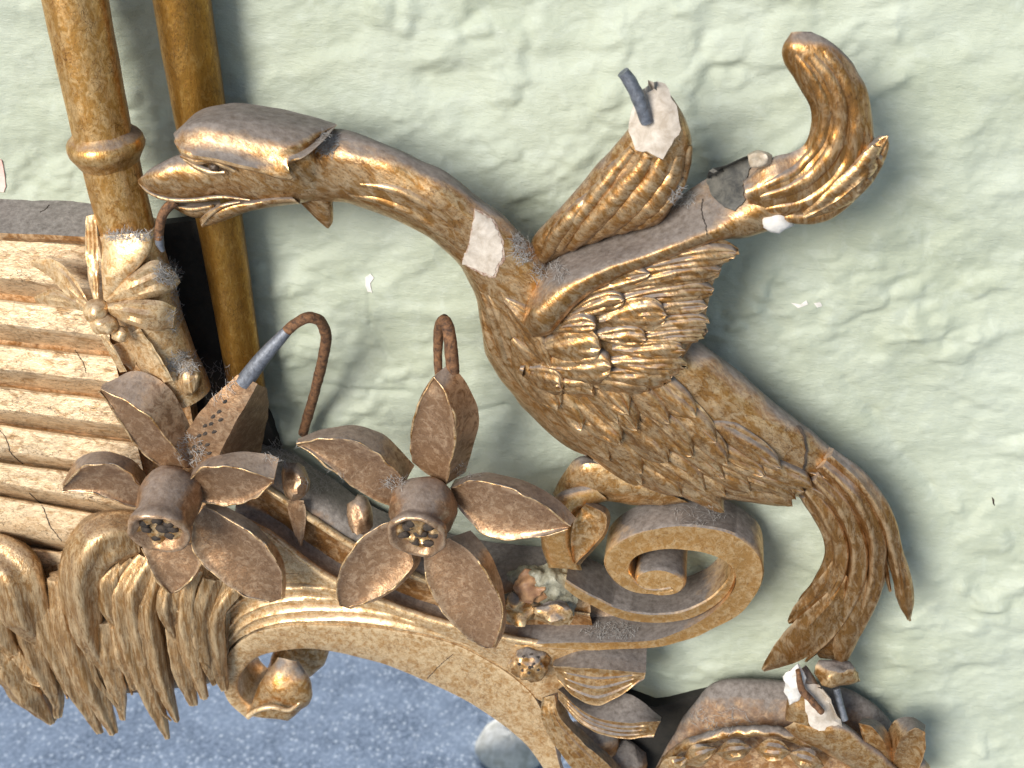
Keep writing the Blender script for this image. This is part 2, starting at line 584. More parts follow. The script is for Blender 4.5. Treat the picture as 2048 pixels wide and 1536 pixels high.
for (px, py, rr, hh) in [(758, 22, 26, 12), (820, 20, 18, 8), (810, 55, 16, 7), (885, 232, 30, 7), (870, 245, 18, -4), (1468, 1085, 22, 8), (1540, 960, 16, 6)]:
    ax, az = wall_xy(px, py)
    H += hh * np.exp(-(((X-ax)**2+(Z-az)**2)/(rr*rr))**1.6)
gl_x, gl_z = wall_xy(1240, 1180)
behind = sstep(gl_x + 120, gl_x - 60, X) if False else (1 - sstep(gl_x - 40, gl_x + 140, X)) * (1 - sstep(gl_z - 60, gl_z + 160, Z))
H = (H + 45) * (1 - behind) + behind * (10 + .3 * H)
verts = np.column_stack([X.ravel()*S, -H.ravel()*S, Z.ravel()*S])
ii = np.arange(nx_*nz_).reshape(nx_, nz_)
faces = np.column_stack([ii[:-1, :-1].ravel(), ii[1:, :-1].ravel(), ii[1:, 1:].ravel(), ii[:-1, 1:].ravel()])
wm = bpy.data.meshes.new('plaster_wall')
wm.vertices.add(len(verts)); wm.vertices.foreach_set('co', verts.ravel())
wm.loops.add(faces.size); wm.loops.foreach_set('vertex_index', faces.ravel())
wm.polygons.add(len(faces)); wm.polygons.foreach_set('loop_start', np.arange(0, faces.size, 4))
wm.polygons.foreach_set('use_smooth', np.ones(len(faces), dtype=bool))
wm.update(calc_edges=True)
def wall_material():
    m, nt, bsdf, N, L = nodes('sage_green_wall_paint')
    tc = N.new('ShaderNodeTexCoord'); v = tc.outputs['Object']
    a = noise(N, L, v, 14, 5, .6, .5)
    b = noise(N, L, v, 90, 6, .7, .6)
    c = mix(N, L, ramp(N, L, a, .35, .68), (.335, .375, .29), (.39, .435, .365))
    c = mix(N, L, math_(N, L, 'MULTIPLY', ramp(N, L, b, .5, .75), .5), c, (.46, .51, .455))
    c = mix(N, L, math_(N, L, 'MULTIPLY', ramp(N, L, noise(N, L, v, 240, 3), .68, .8), .35), c, (.30, .33, .24))
    L.new(c, bsdf.inputs['Base Color'])
    bsdf.inputs['Roughness'].default_value = .5
    mp = N.new('ShaderNodeMapping'); mp.inputs['Scale'].default_value = (.6, 1, 1.5); mp.inputs['Rotation'].default_value = (0, .2, 0)
    L.new(v, mp.inputs[0])
    f = noise(N, L, mp.outputs[0], 330, 6, .75)
    bp = N.new('ShaderNodeBump'); bp.inputs['Strength'].default_value = .5; bp.inputs['Distance'].default_value = 6*S
    L.new(f, bp.inputs['Height']); L.new(bp.outputs[0], bsdf.inputs['Normal'])
    return m
wm.materials.append(wall_material())
wall = bpy.data.objects.new('plaster_wall', wm)
COL.objects.link(wall)
wall['label'] = 'rough plaster wall painted pale sage green behind the gilded carving'
wall['category'] = 'wall'
wbvh = BVHTree.FromPolygons([Vector(p) for p in verts], [tuple(f) for f in faces.tolist()])
for poly in ([(732, 555), (742, 547), (748, 556), (742, 566), (745, 584), (736, 583), (731, 572)],
             [(1582, 606), (1600, 610), (1612, 600), (1616, 608), (1596, 616)],
             [(1628, 606), (1640, 604), (1644, 612), (1634, 614)]):
    link('paint_chip', patch(poly, wbvh, 2, 2, 2, 3, .8), CHIP, wall)
link('bristle', patch([(1984, 994), (1988, 998), (1990, 1011), (1986, 1006)], wbvh, 2, 2, 2, 3, .5), DARK, wall)
pp = link('pink_patch', patch([(-60, 300), (4, 318), (9, 340), (13, 372), (10, 384), (-60, 380)], wbvh, 3, 3, 2, 4, 1.5), PINK, wall)
pp['label'] = 'pink patch of older paint at the left edge'

# ------------------------------------------------------------------ ground (seen in the mirror)
GZ = -0.62
def ground_material():
    m, nt, bsdf, N, L = nodes('speckled_asphalt_shade_blue')
    tc = N.new('ShaderNodeTexCoord'); v = tc.outputs['Object']
    vo = N.new('ShaderNodeTexVoronoi'); vo.inputs['Scale'].default_value = 240
    L.new(v, vo.inputs['Vector'])
    big = noise(N, L, v, 22, 6, .75)
    c = mix(N, L, ramp(N, L, big, .40, .60), (.11, .155, .215), (.225, .285, .365))  # bluish cast of sky-lit shade put into the asphalt colour
    c = mix(N, L, ramp(N, L, noise(N, L, v, 260, 3, .7), .45, .75), c, (.42, .49, .60))
    sp = N.new('ShaderNodeSeparateColor'); L.new(vo.outputs['Color'], sp.inputs[0])
    s1 = math_(N, L, 'MULTIPLY', ramp(N, L, sp.outputs[0], .72, .80), ramp(N, L, vo.outputs['Distance'], .28, .5, (1, 1, 1, 1), (0, 0, 0, 1)))
    c = mix(N, L, math_(N, L, 'MULTIPLY', s1, .85), c, (.66, .71, .76))
    c = mix(N, L, math_(N, L, 'MULTIPLY', ramp(N, L, noise(N, L, v, 420, 2, .8), .60, .68), .7), c, (.55, .61, .70))
    L.new(c, bsdf.inputs['Base Color'])
    bsdf.inputs['Roughness'].default_value = .85
    return m
gm = M()
gm.v = [Vector((-12, -20, GZ)), Vector((12, -20, GZ)), Vector((12, .02, GZ)), Vector((-12, .02, GZ))]
gm.f = [(0, 1, 2, 3)]
ground = link('ground', gm, ground_material())
ground['kind'] = 'structure'

# ------------------------------------------------------------------ the mirror
mirror = bpy.data.objects.new('carved_mirror', None)
COL.objects.link(mirror)
mirror.empty_display_size = .05
mirror['label'] = 'damaged gilded carved wood mirror with long-necked bird, flowers and scrolls hung on wall'
mirror['category'] = 'mirror'

# glass
def glass_material():
    m, nt, bsdf, N, L = nodes('old_mirror_glass')
    tc = N.new('ShaderNodeTexCoord'); v = tc.outputs['Object']
    d = ramp(N, L, noise(N, L, v, 700, 4, .8), .58, .75)
    L.new(mix(N, L, math_(N, L, 'MULTIPLY', d, .25), (.86, .90, .96), (.6, .62, .66)), bsdf.inputs['Base Color'])
    bsdf.inputs['Metallic'].default_value = 1.0
    L.new(math_(N, L, 'ADD', .02, math_(N, L, 'MULTIPLY', d, .10)), bsdf.inputs['Roughness'])
    return m
GH = 62
q = [P(-160, 1180, GH), P(1250, 1180, GH), P(1250, 1680, GH), P(-160, 1680, GH)]
m = M(); m.v = q + [back(p, GH-14) for p in q]
m.f = [(0, 1, 2, 3), (7, 6, 5, 4), (0, 4, 5, 1), (1, 5, 6, 2), (2, 6, 7, 3), (3, 7, 4, 0)]
link('mirror_glass', m, glass_material(), mirror)

# pale round stone on the ground that shows in the glass
d = ray(1022, 1512)
k = (-GH*S - CAM.y) / d.y
hp = CAM + d*k
rd_ = Vector((d.x, -d.y, d.z))
gp = hp + rd_ * ((GZ - hp.z) / rd_.z)
m = M()
rows = []
for i in range(11):
    a = math.pi * i / 10
    rows.append([gp + Vector((math.sin(a)*math.cos(b)*.034, math.sin(a)*math.sin(b)*.030, .012+math.cos(a)*.02)) * 1.0
                 + mnoise.noise_vector(Vector((math.cos(b), math.sin(b), a)) * 1.2) * .003 for b in np.linspace(0, 2*math.pi, 20, endpoint=False)])
m.grid(rows, True)
st = link('stone', m, simple('pale_lichen_stone', (.42, .40, .33), (.78, .75, .68), 90, .9))
st['label'] = 'pale mottled stone on the ground, seen reflected at the foot of the glass'
st['category'] = 'stone'

# ---- frieze with reeded mouldings
lines = [  # (y at x=0, right end x, y)
    (473, 190, 490), (559, 190, 582), (600, 195, 620), (651, 205, 676), (690, 215, 713), (742, 228, 768), (774, 235, 802),
    (822, 250, 855), (851, 260, 885), (904, 270, 940), (925, 278, 964), (968, 285, 1022), (994, 290, 1046), (1064, 300, 1112), (1086, 300, 1134), (1130, 300, 1180)]
XL = -140
fr = M()
edge = [( -140, 455, 145)]
front = M()
top = strip([[(XL, 383, 30), (60, 391, 30), (215, 400, 30)], [(XL, 420, 90), (60, 428, 90), (215, 436, 90)], [(XL, 456, 142), (60, 464, 142), (215, 472, 142)], [(XL, 460, 148), (60, 468, 148), (215, 476, 148)],
             [(XL, 470, 146), (60, 477, 146), (215, 486, 146)], [(XL, 476, 134), (60, 483, 134), (215, 492, 134)]], 40)
frieze = link('frieze_board', (lambda m_: m_)(M()), DARK, mirror) if False else None
# backing box of the frieze, dark at its side
bx = M()
a = [P(XL, 440, 100), P(300, 470, 100), P(372, 760, 100), P(430, 1130, 100), P(XL, 1140, 100)]
bx.v = a + [back(p, 4) for p in a]
n_ = 5
bx.f = [tuple(range(n_))] + [(i, n_+i, n_+(i+1) % n_, (i+1) % n_) for i in range(n_)]
frieze = link('frieze_board', bx, G_SHELF, mirror, 20)
bx2 = M()  # added near-black board, painted-in shade of the wall beside the pole foot
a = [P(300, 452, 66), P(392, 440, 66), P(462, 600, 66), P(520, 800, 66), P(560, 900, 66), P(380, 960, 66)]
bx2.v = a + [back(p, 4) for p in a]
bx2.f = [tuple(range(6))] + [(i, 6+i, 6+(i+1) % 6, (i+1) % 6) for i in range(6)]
link('side_shade_board', bx2, simple('side_shade_black', (.006, .006, .005), (.02, .018, .014), 120, .9), frieze, 30)
sh = link('shelf', top.rough(1.5, 60), G_SHELF, frieze, 30)
for i in range(0, len(lines)-1, 2):
    (y0, x1, y1), (y0b, x1b, y1b) = lines[i], lines[i+1]
    nxt = lines[i+2] if i+2 < len(lines) else (y0b+20, x1b, y1b+20)
    def ln(yl, xr, yr, h):
        s_ = (yr - yl) / xr
        return [(XL, yl + s_*XL, h), (xr*.3, yl + s_*xr*.3, h), (xr*.65, yl+s_*xr*.65, h), (xr+14, yr + s_*14, h)]
    hb = 134 + i*1.2
    cs = [ln(y0-3, x1, y1-3, hb-46), ln(y0, x1, y1, hb-7), ln(y0+4, x1, y1+4, hb-2), ln((y0+y0b)/2, (x1+x1b)/2, (y1+y1b)/2, hb+1),
          ln(y0b-4, x1b, y1b-4, hb+4), ln(y0b, x1b, y1b, hb+1), ln(y0b+4, x1b, y1b+4, hb-8), ln((y0b*.5+nxt[0]*.5), nxt[1], (y1b*.5+nxt[2]*.5), hb-26), ln(nxt[0]-3, nxt[1], nxt[2]-3, hb-46)]
    link('moulding', strip(cs, 50).rough(1.6, 55, i), G_FRIEZE, frieze, 28)

# ---- poles
def pole_disp(seed):
    return lambda t, th: .012 * math.sin(th * 8) + .02 * mnoise.noise(Vector((t*9, th*1.3, seed)))
m = tube([(135, -80, 190), (150, 0, 190), (204, 260, 186), (222, 330, 184), (257, 470, 178)], [54, 54, 52, 51, 50], 90, 32, 1, pole_disp(1))
pole = link('pole', m, G_POLE, mirror, 60)
pole['label'] = 'front pole with a turned ring'
m = M()
ax0, ax1 = P(207, 272, 186), P(218, 318, 184)
tg = (ax1-ax0).normalized()
e1 = tg.cross(Vector((0, 1, 0))).normalized(); e2 = tg.cross(e1).normalized()
prof = [(-.25, 50), (-.05, 58), (.05, 64), (.2, 68), (.4, 69), (.58, 67), (.75, 62), (.95, 57), (1.1, 54), (1.3, 49)]
m.grid([[ax0.lerp(ax1, t) + e1*(math.cos(b)*r*S) + e2*(math.sin(b)*r*S) for b in np.linspace(0, 2*math.pi, 36, endpoint=False)] for t, r in prof], True)
link('ring', m.rough(1.5, 30), G_POLE, pole, 60)
m = tube([(352, -80, 118), (364, 0, 118), (400, 225, 116), (440, 445, 114), (480, 690, 110), (500, 820, 108)], [49, 49, 46, 42, 38, 36], 90, 28, 1, pole_disp(5))
p2 = link('pole', m, G_POLE2, mirror, 60)
p2['label'] = 'rear pole running behind the head of the bird'

# ---- bow at the foot of the front pole
kn = M()
blob(190, 622, 262, 24, 22, 24, .15, 1, mesh=kn)
blob(209, 648, 266, 24, 22, 24, .2, 2, mesh=kn)
blob(240, 668, 258, 18, 15, 18, .2, 3, mesh=kn)
bow = link('bow', kn.rough(4, 16), G_ARCH, mirror, 60)
bow['label'] = 'carved bow at the foot of the front pole'
stump = tube([(255, 455, 176), (280, 560, 176), (318, 680, 172), (372, 790, 165)], [56, 60, 58, 52], 50, 24, 1, lambda t, th: .03*mnoise.noise(Vector((t*8, th, 2))))
link('pole_foot', stump, G_ARCH, bow, 60)
cup = loft([(206, 470), (202, 520), (204, 560), (207, 600)], [(308, 466), (300, 505), (262, 550), (214, 604)], [232, 245, 255, 258], [22, 22, 18, 8], 30, 18, 2.4).rough(2, 35)
link('ribbon_wrap', cup, G_ARCH, bow, 60)
def leaf(A, B, thick=10, ridge=8, n=26, wav=0.0, seed=0):
    a, b = cr(A, n), cr(B, n)
    rows = []
    for i in range(n):
        t = i/(n-1)
        pa, pb = P(*a[i]), P(*b[i])
        vd = (CAM-pa).normalized()
        row = []
        for q_ in range(7):
            v_ = q_/6
            e = ridge*math.sin(v_*math.pi) + wav*math.sin(v_*3*math.pi*2 + t*2+seed) * math.sin(t*math.pi)
            row.append(pa.lerp(pb, v_) + vd*(e*S))
        row.append(pb - vd*(thick*S)); row.append(pa.lerp(pb, .5) - vd*(thick*S)); row.append(pa - vd*(thick*S))
        rows.append(row)
    return M().grid(rows, True, True, True)
bl = [
    ([(58, 518, 178), (110, 520, 200), (145, 552, 230), (178, 606, 252)], [(64, 530, 178), (100, 555, 198), (130, 585, 225), (168, 612, 250)], 12, 7, 3),
    ([(68, 594, 176), (105, 578, 205), (140, 592, 232), (175, 612, 252)], [(72, 606, 176), (110, 612, 205), (145, 616, 232), (170, 624, 250)], 12, 6, 3),
    ([(172, 432, 205), (171, 500, 225), (178, 560, 245), (188, 602, 255)], [(192, 428, 205), (196, 500, 225), (198, 560, 245), (199, 602, 255)], 14, 3, 5),
    ([(210, 596, 258), (262, 548, 262), (310, 520, 245), (350, 545, 225), (360, 562, 215)], [(214, 606, 258), (270, 600, 268), (320, 592, 255), (350, 578, 230), (360, 566, 215)], 20, 8, 4),
    ([(214, 608, 260), (262, 600, 272), (320, 602, 262), (352, 615, 240)], [(216, 626, 260), (262, 650, 272), (310, 662, 262), (345, 656, 240)], 26, 12, 4),
    ([(200, 672, 235), (220, 710, 240), (240, 745, 240)], [(213, 668, 235), (234, 705, 240), (254, 742, 240)], 16, 4, 1),
    ([(266, 664, 240), (300, 715, 240), (328, 765, 240)], [(280, 658, 240), (314, 705, 240), (346, 762, 240)], 16, 4, 1),
    ([(225, 690, 215), (240, 720, 215), (262, 740, 215)], [(262, 680, 215), (276, 700, 215), (268, 738, 215)], 14, 3, 1),
]
for i, (a, b, th_, rg, wv_) in enumerate(bl):
    o = link('ribbon_loop' if i in (3, 4) else 'ribbon_end', leaf(a, b, th_, rg, 26, wv_, i).rough(1.6, 22, i), G_ARCH, bow, 45)
nub = blob(378, 752, 205, 26, 36, 30, .25, 6)
link('nub', nub, G_ICE, bow, 50)

# ---- bird
bm_ = M()
Ub = [(600, 268), (671, 257), (748, 278), (831, 315), (897, 348), (951, 390), (1005, 430), (1052, 478), (1110, 540), (1200, 590), (1300, 620), (1390, 680), (1440, 712), (1500, 762), (1543, 799), (1609, 852), (1655, 888), (1704, 930), (1748, 980), (1775, 1040), (1782, 1110), (1765, 1180), (1735, 1245), (1705, 1300), (1688, 1322)]
Lb = [(600, 408), (665, 404), (706, 409), (769, 431), (831, 460), (885, 498), (922, 535), (947, 581), (962, 647), (972, 710), (1017, 778), (1069, 839), (1126, 890), (1196, 922), (1302, 980), (1400, 997), (1490, 1001), (1600, 995), (1640, 1035), (1655, 1070), (1660, 1100), (1648, 1150), (1622, 1215), (1610, 1270), (1640, 1315)]
hb_ = [232, 232, 235, 235, 232, 226, 220, 214, 205, 196, 190, 185, 182, 178, 174, 168, 160, 150, 145, 142, 140, 138, 136, 134, 132]
rb_ = [50, 58, 58, 58, 58, 58, 58, 60, 66, 74, 80, 84, 86, 86, 82, 76, 66, 46, 32, 28, 26, 24, 20, 14, 6]
def body_disp(t, th):
    # carved striations along the neck
    k_ = max(0, 1 - abs(t - .2) / .2)
    return .018 * k_ * math.sin(th*9 + t*40) + .02 * mnoise.noise(Vector((t*26, math.cos(th)*2, math.sin(th)*2)))
loft(Ub, Lb, hb_, rb_, 150, 44, 2.1, body_disp, bm_)
loft([(356, 314), (400, 292), (470, 275), (560, 280), (640, 275), (700, 310)], [(362, 396), (437, 396), (507, 412), (582, 409), (640, 400), (700, 370)], [242, 242, 242, 240, 232, 225], [28, 46, 54, 56, 50, 20], 40, 28, 2.2, None, bm_)
loft([(276, 360), (304, 335), (358, 309), (410, 312), (460, 332)], [(277, 366), (300, 386), (345, 401), (420, 399), (470, 385)], [258, 260, 254, 246, 236], [3, 24, 38, 44, 24], 26, 22, 2.0, None, bm_)
loft([(335, 404), (380, 406), (440, 400)], [(338, 411), (385, 434), (440, 430)], 214, [5, 16, 22], 18, 16, 2.0, None, bm_)
loft([(398, 438), (420, 420), (460, 402), (520, 394), (580, 390)], [(404, 453), (437, 445), (482, 428), (540, 414), (600, 409)], [262, 266, 262, 252, 245], [4, 20, 28, 36, 45], 26, 18, 2.0, None, bm_)
loft([(596, 404), (618, 424), (640, 446), (652, 457)], [(666, 396), (666, 420), (664, 444), (656, 457)], 222, [30, 22, 12, 3], 18, 14, 2.0, None, bm_)
bird = link('bird', bm_.rough(2.0, 45), G_BIRD, mirror, 60)
bird['label'] = 'carved long-necked bird with broken wings raised'
bb = bm_.bvh()
# crest
crest = strip([[(349, 264, 225), (395, 224, 222), (466, 206, 222), (549, 216, 222), (623, 232, 222), (671, 246, 224)],
               [(347, 268, 294), (385, 240, 294), (466, 232, 294), (545, 246, 298), (615, 258, 290), (672, 247, 238)],
               [(350, 276, 316), (380, 258, 322), (440, 254, 328), (520, 276, 332), (600, 288, 322), (673, 248, 246)],
               [(348, 284, 320), (372, 290, 336), (440, 300, 346), (510, 314, 346), (590, 308, 330), (673, 249, 248)],
               [(352, 292, 324), (364, 309, 342), (425, 322, 358), (500, 340, 360), (583, 357, 346), (574, 328, 344), (603, 316, 338), (645, 283, 312), (673, 250, 254)],
               [(354, 296, 292), (368, 312, 300), (425, 324, 312), (500, 340, 312), (581, 355, 302), (574, 330, 300), (603, 318, 294), (645, 284, 250), (672, 250, 228)]], 64, sub=3).rough(1.6, 40)
link('crest', crest, G_BIRD, bird, 50)
link('eye', blob(428, 333, 304, 10, 9, 9, .1, 3), EYE, bird, 80)
brow = tube([(362, 312, 285), (395, 322, 296), (420, 320, 302), (445, 330, 304), (470, 342, 302)], [3, 6, 6, 5, 3], 24, 8)
link('brow', brow, G_BIRD, bird, 60)
eb = tube([(368, 318, 280), (400, 336, 292), (425, 344, 297), (450, 344, 300)], [3, 6, 6, 3], 20, 8)
link('brow', eb, G_BIRD, bird, 60)
# bill edge line
link('bill_rim', tube([(278, 366, 252), (300, 386, 274), (340, 399, 284), (390, 400, 288), (440, 394, 294), (500, 400, 300)], [2, 3.5, 4, 4, 3, 1.5], 40, 8), G_BIRD, bird, 60)
link('bill_rim', tube([(404, 450, 272), (420, 430, 284), (445, 412, 290), (480, 404, 290)], [2, 3.5, 3.5, 1.5], 24, 8), G_BIRD, bird, 60)
link('tongue', tube([(338, 408, 226), (380, 418, 232), (425, 412, 240)], [2, 5, 4], 20, 8), G_BIRD, bird, 60)
# wire under the bill
link('wire', tube([(352, 402, 235), (333, 418, 240), (322, 440, 245), (318, 466, 246), (318, 478, 246)], [9, 9, 8.5, 8, 8], 30, 10).rough(1, 14), RUST, bird, 60)
link('wire_tip', tube([(318, 470, 246), (320, 488, 245), (326, 502, 243)], [8, 8, 4], 14, 10), LEAD, bird, 60)
# gesso where the gilding is lost on the neck
BOLE = simple('red_bole_edge', (.16, .07, .04), (.50, .42, .35), 500, .8)
link('flake_edge', patch([(950, 418), (984, 434), (1006, 476), (1011, 516), (999, 532), (990, 555), (962, 549), (924, 525), (936, 488)], bb, 1.2, 6, 5, 2, 1.6), BOLE, bird, 40)
g = link('bare_patch', patch([(951, 423), (980, 438), (1001, 477), (1006, 514), (995, 528), (987, 549), (964, 544), (926, 526), (937, 490)], bb, 2.2, 6, 6, 2, 2.4), GESSO, bird, 40)
g['label'] = 'bare white gesso patch on the neck'

# wing stub with a broken end
wa = loft([(1045, 520), (1071, 467), (1125, 409), (1187, 338), (1225, 293), (1255, 260), (1272, 222), (1286, 184), (1306, 164)],
          [(1075, 548), (1110, 520), (1170, 490), (1240, 468), (1325, 442), (1370, 345), (1383, 285), (1366, 228), (1328, 172)],
          [195, 205, 215, 222, 228, 235, 238, 238, 238], [34, 44, 50, 54, 54, 50, 44, 34, 12], 60, 26, 2.3,
          lambda t, th: .03*mnoise.noise(Vector((t*6, th*2, 7)))).rough(2, 40)
w1 = link('wing', wa, G_BIRD, bird, 60)
w1['label'] = 'broken wing stub with a white end and an iron pin'
wab = wa.bvh()
wf = []
for i, (r_, t_, w_, bd) in enumerate(wf):
    link('feather', feather(r_, t_, w_, wab, bd, 15, .8, 24, 17, 2.2, 0, i*2.3, 8), G_BIRD, bird, 50)
pe = patch([(1265, 264), (1275, 217), (1291, 174), (1308, 166), (1324, 173), (1345, 213), (1357, 257), (1342, 284), (1323, 315), (1296, 300), (1275, 297)], wab, 9, 4, 3, 9, 1.2)
g = link('broken_end', pe, GESSO, bird, 40)
g['label'] = 'chalky white broken wing end'
link('pin', tube([(1246, 144, 300), (1262, 166, 298), (1278, 200, 295), (1294, 244, 288)], [10, 11, 11, 10], 24, 12).rough(1, 12), LEAD, bird, 60)

# raised near wing: arm, hooked tip, blade
arm = strip([[(1040, 640, 220), (1046, 585, 215), (1104, 518, 210), (1180, 482, 208), (1271, 447, 206), (1340, 405, 204), (1400, 366, 202), (1450, 334, 200), (1512, 306, 200)],
             [(1044, 645, 268), (1056, 606, 276), (1110, 552, 276), (1190, 516, 270), (1280, 484, 262), (1350, 450, 256), (1415, 420, 250), (1465, 392, 246), (1535, 366, 242)],
             [(1050, 652, 296), (1066, 622, 312), (1125, 572, 312), (1205, 532, 304), (1290, 502, 294), (1365, 472, 284), (1428, 448, 276), (1480, 424, 270), (1550, 398, 264)],
             [(1058, 664, 300), (1080, 650, 318), (1142, 594, 318), (1218, 546, 310), (1300, 517, 300), (1380, 484, 290), (1436, 466, 282), (1490, 452, 274), (1562, 424, 266)],
             [(1066, 674, 290), (1098, 668, 300), (1156, 606, 300), (1228, 560, 294), (1308, 529, 286), (1388, 496, 278), (1442, 479, 270), (1498, 472, 262), (1572, 446, 254)],
             [(1066, 676, 240), (1102, 668, 240), (1160, 606, 240), (1230, 560, 235), (1310, 529, 230), (1390, 496, 225), (1444, 479, 220), (1500, 474, 215), (1574, 448, 210)]], 70, sub=4)
arm.grid([[P(1512, 306, 200), P(1535, 366, 242), P(1550, 398, 264), P(1562, 424, 266), P(1572, 446, 254), P(1574, 448, 210)], [P(1540, 370, 215)]*6])
arm.rough(2, 45)
w2 = link('wing', arm, G_BIRD, bird, 60)
w2['label'] = 'near wing with a mended hooked tip'
tipm = loft([(1486, 362), (1540, 320), (1583, 309), (1609, 290), (1621, 252), (1621, 217), (1604, 184), (1583, 152), (1566, 120), (1566, 90), (1582, 66)],
            [(1498, 412), (1560, 444), (1633, 446), (1690, 412), (1728, 362), (1748, 300), (1746, 240), (1738, 190), (1715, 140), (1675, 92), (1622, 62)],
            [244, 244, 242, 240, 238, 236, 235, 234, 233, 232, 230], [34, 34, 30, 28, 28, 28, 28, 28, 26, 22, 8], 80, 30, 2.2,
            lambda t, th: (.05*math.sin(th*5+t*3)*min(1, 2*(1-t)) if math.sin(th) > 0 else 0) + .03*mnoise.noise(Vector((t*9, th*2, 11)))).rough(2, 30)
g = link('wing_tip', tipm, G_TAIL, bird, 60)
tb = tipm.bvh()
for i, (r_, t_, w_, bd, lf) in enumerate([((1610, 430), (1773, 272), 58, 20, 12)]):
    link('feather', feather(r_, t_, w_, tb, bd, lf, .5, 26, 17, 2.0, 0, i*1.9, 8), G_BIRD, bird, 50)
g = link('join', patch([(1414, 366), (1416, 342), (1452, 330), (1505, 307), (1520, 312), (1500, 340), (1486, 372), (1490, 402), (1470, 424), (1440, 408), (1424, 392)], arm.bvh(), 4, 5, 3, 6, 2), simple('dark_grey_join', (.022, .024, .024), (.12, .115, .10), 150, .55, 0, .4), bird, 40)
g['label'] = 'dark grey mended join in the near wing'
link('filler', blob(1550, 440, 250, 30, 20, 24, .3, 8).rough(2, 14), CHIP, bird, 60)
link('filler', blob(1520, 318, 262, 20, 14, 14, .4, 12).rough(2, 12), simple('translucent_filler', (.30, .24, .17), (.48, .42, .34), 200, .4), bird, 60)
blade = strip([[(1062, 655, 276), (1150, 585, 276), (1250, 545, 276), (1350, 505, 269), (1440, 478, 262), (1480, 498, 252)],
               [(1058, 690, 264), (1150, 640, 282), (1235, 605, 282), (1325, 570, 276), (1400, 530, 266), (1452, 522, 254)],
               [(1052, 725, 254), (1140, 705, 282), (1215, 680, 284), (1300, 640, 279), (1370, 600, 268), (1425, 570, 254)],
               [(1046, 752, 236), (1110, 772, 266), (1185, 768, 276), (1290, 765, 272), (1360, 715, 264), (1408, 645, 254)],
               [(1046, 752, 180), (1110, 772, 200), (1185, 768, 200), (1290, 765, 200), (1360, 715, 200), (1408, 645, 205)]], 60, sub=4).rough(2, 40)
g = link('wing_blade', blade, G_BIRD, bird, 60)
wbm = blade.bvh()
wl = [  # long flight feathers first, then the scalloped coverts over them
    ((1190, 560), (1476, 500), 46, -6, 6), ((1200, 585), (1442, 536), 44, -6, 6), ((1220, 605), (1428, 576), 42, -4, 6), ((1250, 630), (1411, 606), 40, -3, 6),
    ((1250, 655), (1417, 638), 38, -2, 6), ((1240, 680), (1416, 660), 36, 0, 7), ((1225, 695), (1364, 690), 44, 4, 8), ((1215, 720), (1368, 722), 44, 6, 8), ((1195, 742), (1345, 750), 44, 8, 8), ((1160, 755), (1300, 776), 44, 8, 8),
    ((1110, 620), (1300, 540), 44, -8, 9), ((1120, 640), (1250, 590), 46, -6, 10), ((1200, 640), (1330, 618), 66, -4, 12), ((1190, 668), (1292, 668), 44, 0, 10),
    ((1090, 660), (1195, 640), 46, -4, 12), ((1085, 690), (1203, 684), 74, 2, 13), ((1085, 728), (1224, 722), 66, 6, 12), ((1040, 738), (1130, 760), 50, 4, 12), ((1085, 755), (1190, 770), 40, 6, 10)]
for i, (r_, t_, w_, bd, lf) in enumerate(wl):
    link('feather', feather(r_, t_, w_, wbm, bd, lf*1.3, .72, 24, 17, 2.4, 1.0, i*1.37, 10), G_BIRD, bird, 50)
# body feathers: rows along the trunk
tabU, tabL = cr([(*( (np.array(u)+np.array(l))/2 ), *u, *l) for u, l in zip(Ub, Lb)], 200), None
def bpos(t, w):
    r_ = tabU[int(min(max(t, 0), 1)*199)]
    return (r_[4] + (r_[2]-r_[4])*w, r_[5] + (r_[3]-r_[5])*w)
random.seed(11)
ts = np.linspace(.32, .64, 8)
for i, t0 in enumerate(ts):
    nrow = 5
    for j in range(nrow):
        w_ = .06 + .68 * (j + (.5 if i % 2 else 0)) / nrow + random.uniform(-.03, .03)
        if w_ > .66 or (t0 < .42 and w_ < .16) or (t0 < .34 and w_ < .3) or (t0 < .45 and w_ > .45):
            continue
        tl = random.uniform(.088, .112)
        a = bpos(t0 + random.uniform(-.01, .01), w_); b = bpos(t0 + tl, w_ - .02 + random.uniform(-.02, .02))
        span = math.dist(bpos(t0+tl*.6, 0), bpos(t0+tl*.6, 1))
        link('feather', feather(a, b, max(26, span*.82/nrow*1.22), bb, random.uniform(-10, 10), random.uniform(19, 27), random.uniform(.38, .55), 26, 21, 3.2, -8, i*1.7+j*.9, 8, 12), G_BIRD, bird, 50)
